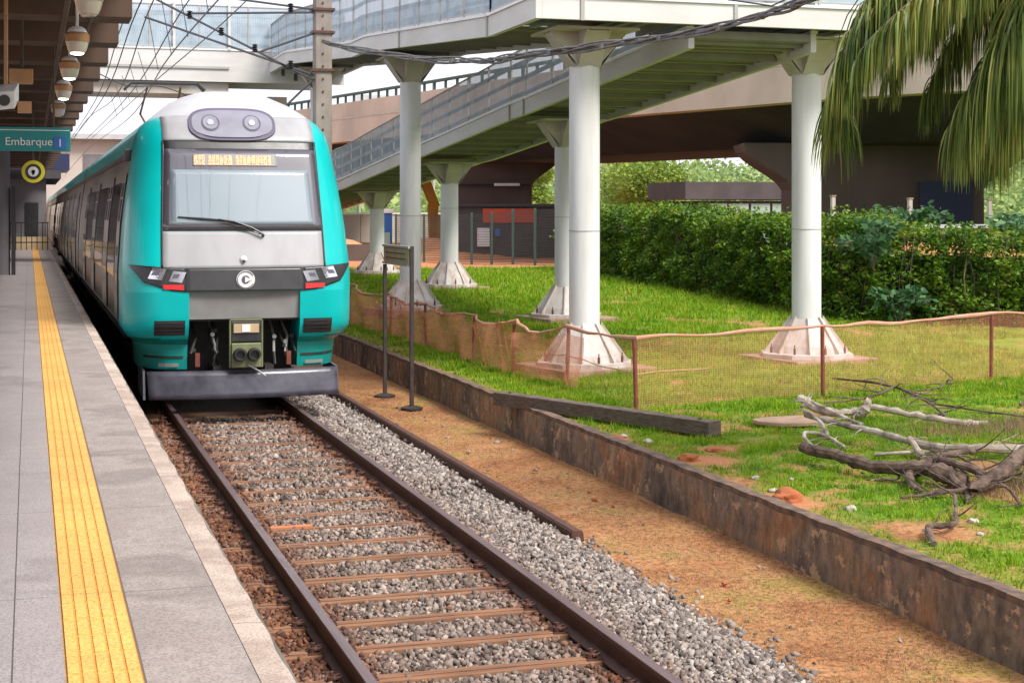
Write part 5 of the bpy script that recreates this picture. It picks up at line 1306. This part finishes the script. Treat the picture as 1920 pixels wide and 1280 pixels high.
# hedge
hp = [(18.8, 54), (18.0, 48.25), (17.2, 40.7), (16.75, 34.5), (17.0, 30.6), (18.6, 28.6), (21, 27.6), (27, 26.5)]
hp = [np.array(p) for p in smoothline([(a, b_, 0) for a, b_ in hp], 6)]
hl = np.cumsum([0]+[np.linalg.norm(b_-a) for a, b_ in zip(hp, hp[1:])])
def hedge_pt(u):
    k = np.clip(np.searchsorted(hl, u)-1, 0, len(hp)-2); f_ = (u-hl[k])/(hl[k+1]-hl[k]); A_ = np.array(hp); p = A_[k]+(A_[k+1]-A_[k])*f_[:, None]
    d = A_[k+1]-A_[k]; d /= np.linalg.norm(d, axis=1)[:, None]; nn = np.stack([-d[:, 1], d[:, 0], 0*d[:, 0]], -1)
    nn = np.where(((nn[:, 0]*.5+nn[:, 1]*.5) > 0)[:, None], nn, -nn)
    return p, nn
t = thing('hedge', 'long dense green clipped hedge running behind the footbridge columns', 'hedge', (17, 38, .5))
n = 95000; u = rng.random(n)*hl[-1]*.999; p, nn = hedge_pt(u)
top = 1.86-.25*np.clip((u-22)/12, 0, 1)+.65*(fbm(u*.6, u*0, 12)-.38)+.45*(fbm(u*2.6, u*0+3, 13)-.5)
v = rng.random(n); # mix of front shell, top shell
typ = rng.random(n); dep = np.where(typ < .62, np.abs(rng.normal(0, .16, n)), rng.random(n)*1.7)
hgt = np.where(typ < .62, v**.9*top, top-np.abs(rng.normal(0, .14, n)))
bul = .75*(fbm(u*1.5, hgt*1.5, 14)-.5)*2+.38*(fbm(u*4, hgt*4, 15)-.5)*2
dep = dep+bul+.25*(hgt/top)**3
C = p+nn*dep[:, None]; C[:, 2] = gz(C[:, 0], C[:, 1])+hgt+.30*(rng.random(n)**4)*(hgt > .8*top)
V, Fc = leafcloud(C, .055); link('hedge_leaves', fast_mesh('hedge_leaves', V, Fc), M['hedge'], t)
n = 500; u = rng.random(n)*hl[-1]*.99; p, nn = hedge_pt(u); b = MB()
for k in range(n):
    q = p[k]+nn[k]*rnd.uniform(.25, 1.2); z0 = float(gz(q[0], q[1])); b.tube([(q[0], q[1], z0), (q[0]+rnd.uniform(-.2, .2), q[1]+rnd.uniform(-.2, .2), z0+1.0), (q[0]+rnd.uniform(-.4, .4), q[1]+rnd.uniform(-.4, .4), z0+1.9)], [.02, .014, .006], 4, False)
b.build('hedge_stems', M['trunk'], t, fixn=False)
# dense twiggy core, so that no light shines through
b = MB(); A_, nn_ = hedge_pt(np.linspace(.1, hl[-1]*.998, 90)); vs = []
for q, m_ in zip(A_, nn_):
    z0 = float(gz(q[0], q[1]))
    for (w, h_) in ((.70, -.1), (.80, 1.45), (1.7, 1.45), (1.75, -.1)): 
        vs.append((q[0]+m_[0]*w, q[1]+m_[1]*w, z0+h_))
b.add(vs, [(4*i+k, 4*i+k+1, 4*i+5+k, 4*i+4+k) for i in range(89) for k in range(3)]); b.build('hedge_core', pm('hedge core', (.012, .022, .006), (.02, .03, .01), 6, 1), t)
# climbing weed with bluish leaves at the hedge
def weed(x, y, z, n, r, label, mat='bluegreen', size=.10, stems=6, nm='weed_shrub'):
    t = thing(nm, label, 'plant', (x, y, float(gz(x, y)))); b = MB(); pr = random.Random(int(x*100)); P = []
    for k in range(stems):
        a = pr.uniform(0, 6.28); L = r*pr.uniform(.6, 1.2); q = [(x, y, z-.6), (x+math.cos(a)*L*.4, y+math.sin(a)*L*.4, z), (x+math.cos(a)*L, y+math.sin(a)*L, z+pr.uniform(-.1, .35))]
        q = smoothline(q, 5); b.tube(q, .012, 5); P += q[3:]
    b.build('stem', M['trunk'], t); P = np.array(P); C = P[rng.integers(0, len(P), n)]+rng.normal(0, .10, (n, 3)); V, Fc = leafcloud(C, size); link('foliage', fast_mesh('foliage', V, Fc), M[mat], t)
weed(17.3, 29.4, 2.1, 420, .9, 'bluish green leafy shrub growing through the top of the hedge')
weed(17.6, 28.9, .9, 260, .6, 'bluish green weed low against the hedge foot')
weed(22.0, 30.2, 2.4, 420, 1.0, 'grey green leafy bush behind the hedge at the right edge')
weed(21.2, 34.8, 2.6, 380, 1.0, 'dark green shrub in front of the ochre wall')

# ------------------------------------------------------------------ trees
def tree(x, y, h, r, label, n=2600, size=.28, mat='tree', zb=0., group='trees beyond the viaduct', seed=1, name='tree'):
    t = thing(name, label, 'tree', (x, y, zb), group); pr = random.Random(seed); b = MB()
    b.tube([(x, y, zb), (x+.1, y, zb+h*.35), (x, y, zb+h*.7)], [.05*r+.08, .035*r+.06, .03], 8)
    cl = []
    for k in range(13):
        a = pr.uniform(0, 6.28); rr_ = r*pr.uniform(.15, .75); zz = zb+h*pr.uniform(.38, .88); q = (x+math.cos(a)*rr_, y+math.sin(a)*rr_, zz)
        b.tube([(x, y, zb+h*.34), ((x+q[0])/2, (y+q[1])/2, (zb+h*.4+zz)/2), q], [.06, .04, .015], 5); cl.append((q, r*pr.uniform(.28, .5)))
    b.build('trunk', M['trunk'], t); cs = []
    for (q, cr_) in cl:
        m_ = n//13; d = rng.normal(size=(m_, 3)); d /= np.linalg.norm(d, axis=1)[:, None]; d *= (cr_*(rng.random(m_)**.4))[:, None]; d[:, 2] *= .75; cs.append(np.array(q)+d)
    V, Fc = leafcloud(np.concatenate(cs), size); link('crown', fast_mesh('crown', V, Fc), M[mat], t)
tl = [(48, 116, 8, 4.2, 'round green tree just right of the near white column under the viaduct'), (37, 120, 9, 4, 'leafy tree seen between the two nearest columns'), (35.5, 113, 7, 3.6, 'lower tree between the flared pier and the nearest column'),
      (27, 150, 10, 5, 'pale green tree behind the excavator arm'), (21, 140, 8, 4, 'green tree above the pale barrier beside the portable cabin'), (52, 128, 9, 4.5, 'yellow green tree at the left end of the low dark building'),
      (-1.2, 112, 6, 1.9, 'small yellow green tree beyond the end of the platform'), (62, 75, 8, 4.6, 'light green tree at the right edge beyond the flared pier'), (57, 62, 5, 3, 'grey green bush at the right edge under the viaduct'), (16.5, 132, 7, 3.5, 'small green tree close to the train side')]
for k, (x, y, h, r_, lb) in enumerate(tl): tree(x, y, h, r_, lb, seed=k+3, n=6500, size=.16)
# hills with a far wood
b = MB()
hillY = 330
def hill(u, v):
    x = 0+640*u; y = 230+260*v; hh = 17*math.sin(math.pi*min(1, v*.9))*(.62+.16*math.sin(x*.05+1.2)+.14*math.sin(x*.027)+.08*math.sin(x*.13))*min(1, u*12)
    return (x, y, max(-.5, hh))
b.grid(hill, 120, 20); tag(b.build('hills', pm('hill', (.07, .13, .03), (.13, .2, .05), .05, 1), fixn=False, smooth=True), 'wooded green hills on the skyline', kind='structure')
n = 110000; uu = rng.random(n); v_ = rng.random(n)*.62; Pn = np.array([hill(a, c) for a, c in zip(uu, v_)])
cn = fbm(Pn[:, 0]*.11, Pn[:, 1]*.11, 70, 3); Pn[:, 2] += np.clip((cn-.3)*16, -.2, 7)*rng.random(n)**.5
V, Fc = leafcloud(Pn, .55, 1.0, .8); tag(link('far_wood', fast_mesh('far_wood', V, Fc), M['wood_far']), 'distant green wood covering the hills', 'wood', kind='stuff')

# ------------------------------------------------------------------ palm at the upper right
px0, py0, pz0 = 9.9, 11.6, 5.9   # crown
t = thing('palm_tree', 'palm with long drooping feathery fronds hanging into the upper right corner', 'palm', (px0, py0, .2))
b = MB(); b.tube([(px0, py0, -.1), (px0+.05, py0, 3), (px0, py0, 5.9)], [.2, .15, .13], 16); b.build('trunk', M['trunk'], t)
def frond(P, name='frond', n=150, L=.75, seed=0, wid=.022):
    P = smoothline(P, 14); P = [np.array(p) for p in P]; pr = random.Random(seed)
    m_ = len(P); b = MB(); b.tube(P, [.022-.016*i/(m_-1) for i in range(m_)], 6); o = b.build(name, M['trunk'], t)
    V = []; Fq = []
    for k in range(n):
        s = .12+.88*k/n; i = min(m_-2, int(s*(m_-1))); p = P[i]+(P[i+1]-P[i])*(s*(m_-1)-i); d = P[i+1]-P[i]; d /= np.linalg.norm(d)
        sd = np.cross(d, (0, 0, 1)); sd /= np.linalg.norm(sd)+1e-6
        for sg in (-1, 1):
            l = L*(.55+.6*math.sin(math.pi*min(1, s*.9+.12)))*pr.uniform(.75, 1.1); q = p.copy(); v = sd*sg*pr.uniform(.5, 1)+d*pr.uniform(.1, .6)+np.array((pr.uniform(-.2, .2), pr.uniform(-.2, .2), pr.uniform(-.3, .5)))
            v /= np.linalg.norm(v); w = wid*pr.uniform(.7, 1.2); base = len(V); ta = pr.uniform(0, 6.28); wv = np.array((math.cos(ta), math.sin(ta), .15))
            N_ = 6
            for j in range(N_+1):
                ww = w*(1-(j/N_)**2)*.5+.001; V += [q-wv*ww, q+wv*ww]
                v = v+np.array((0, 0, -.62)); v /= np.linalg.norm(v); q = q+v*l/N_
            for j in range(N_): Fq.append((base+2*j, base+2*j+1, base+2*j+3, base+2*j+2))
    link('leaflets', fast_mesh('leaflets', np.array(V), np.array(Fq)), M['palm'], o)
C0 = (px0, py0, pz0)
FR = [([(8.62, 11.56, 5.33), (8.07, 11.78, 5.15), (7.6, 11.98, 4.87), (7.17, 12.17, 4.5), (6.95, 12.29, 4.08), (6.86, 12.37, 3.7)], 190, .72),
([(9.04, 12.05, 5.39), (8.65, 12.23, 4.96), (8.21, 12.42, 4.72), (7.86, 12.58, 4.48), (7.7, 12.68, 4.14), (7.66, 12.75, 3.95)], 110, .45),
([(8.28, 11.03, 5.03), (8.06, 11.17, 4.5), (7.84, 11.3, 4.15), (7.64, 11.42, 3.75), (7.56, 11.51, 3.43)], 190, .70),
([(8.71, 11.53, 5.14), (8.57, 11.64, 4.49), (8.42, 11.74, 4.02), (8.28, 11.85, 3.65), (8.22, 11.93, 3.37)], 170, .68),
([(8.03, 10.69, 5.09), (7.6, 10.88, 4.88), (7.25, 11.04, 4.71), (6.9, 11.2, 4.41), (6.59, 11.35, 4.07), (6.49, 11.43, 3.76)], 130, .45),
([(9.28, 12.29, 5.35), (9.28, 12.37, 4.61), (9.19, 12.48, 3.96), (9.09, 12.59, 3.61)], 140, .6),
([(9.5, 12.75, 5.6), (9.15, 12.92, 5.45), (8.68, 13.13, 5.41), (8.22, 13.34, 5.21), (7.95, 13.48, 4.96)], 130, .6)]
FR += [([(8.5, 11.9, 5.5), (7.9, 12.0, 5.3), (7.4, 12.1, 4.95), (7.05, 12.2, 4.5), (6.92, 12.3, 3.95), (6.88, 12.3, 3.5)], 200, .75),
([(9.2, 12.2, 5.7), (8.8, 12.5, 5.4), (8.4, 12.8, 4.95), (8.2, 12.9, 4.4)], 170, .5),
([(9.1, 11.8, 5.5), (8.9, 12.0, 5.0), (8.75, 12.1, 4.3), (8.7, 12.2, 3.8)], 170, .55),
([(8.8, 11.9, 5.6), (8.3, 12.1, 5.35), (7.85, 12.2, 5.1), (7.5, 12.4, 4.75), (7.3, 12.5, 4.3)], 170, .62),
([(8.9, 11.3, 5.5), (8.4, 11.2, 5.1), (8.05, 11.3, 4.6), (7.85, 11.4, 4.1), (7.75, 11.5, 3.6)], 190, .68),
([(8.9, 11.9, 5.3), (8.5, 12.1, 4.9), (8.2, 12.3, 4.5), (8.0, 12.4, 4.1), (7.9, 12.5, 3.75)], 160, .55)]
for k, (P, n_f, L_f) in enumerate(FR): frond([C0]+P, n=int(n_f*1.65), seed=k+1, L=L_f*(1.45 if k in (2, 3, 9) else 1.3), wid=.016)
for k in range(6):
    a = R(-60+k*38); frond([C0, (px0+math.cos(a)*.8, py0+math.sin(a)*.8, pz0+.3), (px0+math.cos(a)*1.6, py0+math.sin(a)*1.6, pz0-.2), (px0+math.cos(a)*2.1, py0+math.sin(a)*2.1, pz0-1.2)], n=80, seed=30+k, L=.6, wid=.026)

# broad-leaved branch
t = thing('leafy_tree', 'broad leaved branches reaching in front of the palm at the right edge', 'tree', (11.2, 13, .2))
b = MB(); b.tube([(11.6, 12.6, 0), (11.6, 12.7, 2.5), (11.4, 12.8, 4.6)], [.12, .09, .06], 10); b.build('trunk', M['trunk'], t)
LP = []
for k, P in enumerate(([(11.4, 12.8, 4.4), (10.6, 12.6, 4.7), (9.9, 12.5, 4.75), (9.3, 12.6, 4.65)], [(11.4, 12.8, 4.5), (10.7, 13.0, 5.3), (10.3, 13.1, 5.6)], [(11.4, 12.8, 4.0), (10.8, 12.8, 4.4), (10.3, 12.8, 4.9)], [(11.5, 12.7, 3.0), (10.9, 13.0, 3.0), (10.4, 13.2, 2.75)])):
    q = smoothline(P, 8); b = MB(); b.tube(q, [.02-.016*i/(len(q)-1) for i in range(len(q))], 6); b.build('limb', M['trunk'], t); LP += [p for p in q[8:]]
LP = np.array(LP); n = 210; C = LP[rng.integers(0, len(LP), n)]+rng.normal(0, .11, (n, 3)); V, Fc = leafcloud(C, .07, .8, .6); link('crown', fast_mesh('crown', V, Fc), M['broad'], t)

# ------------------------------------------------------------------ world, sun, camera
w = bpy.data.worlds.new('World'); sc.world = w; w.use_nodes = True; nt = w.node_tree; nt.nodes.clear()
out = nt.nodes.new('ShaderNodeOutputWorld'); bg = nt.nodes.new('ShaderNodeBackground'); nt.links.new(bg.outputs[0], out.inputs[0])
sky = nt.nodes.new('ShaderNodeTexSky'); sky.sky_type = 'NISHITA'; sky.sun_disc = False
EL, AZ = 50, 150
sky.sun_elevation = R(EL); sky.sun_rotation = R(AZ); sky.air_density = 1; sky.dust_density = 4
tc = nt.nodes.new('ShaderNodeTexCoord'); mp = nt.nodes.new('ShaderNodeMapping'); mp.inputs['Scale'].default_value = (1, 1, 3); nt.links.new(tc.outputs['Generated'], mp.inputs[0])
nz = noise(nt, mp.outputs[0], 2.2, 6, .6); cr_ = ramp(nt, nz.outputs[0], [(.3, (7.0, 7.1, 8.0)), (.7, (9.0, 8.9, 9.5))])
mx = N(nt, 'ShaderNodeMix', data_type='RGBA'); mx.inputs[0].default_value = .88; nt.links.new(sky.outputs[0], mx.inputs[6]); nt.links.new(cr_.outputs[0], mx.inputs[7])
nt.links.new(mx.outputs[2], bg.inputs['Color']); bg.inputs['Strength'].default_value = .078
ld = bpy.data.lights.new('sun', 'SUN'); ld.energy = 2.3; ld.angle = R(20); ld.color = (1, .95, .88)
so = bpy.data.objects.new('sun', ld); COL.objects.link(so)
from mathutils import Vector
az = R(AZ); dirv = Vector((math.sin(az)*math.cos(R(EL)), math.cos(az)*math.cos(R(EL)), math.sin(R(EL))))
so.rotation_euler = dirv.to_track_quat('Z', 'Y').to_euler()
cd = bpy.data.cameras.new('camera'); cam = bpy.data.objects.new('camera', cd); COL.objects.link(cam)
cd.sensor_width = 36; cd.lens = 2900/1920*36; cd.shift_y = -240/1920; cd.clip_start = .1; cd.clip_end = 4000
cam.location = (0, 0, 2.70); cam.rotation_euler = (R(90), 0, -math.atan(905/2900)); sc.camera = cam
sc.view_settings.view_transform = 'Standard'; sc.view_settings.look = 'None'; sc.view_settings.exposure = 1.12; sc.view_settings.gamma = 1
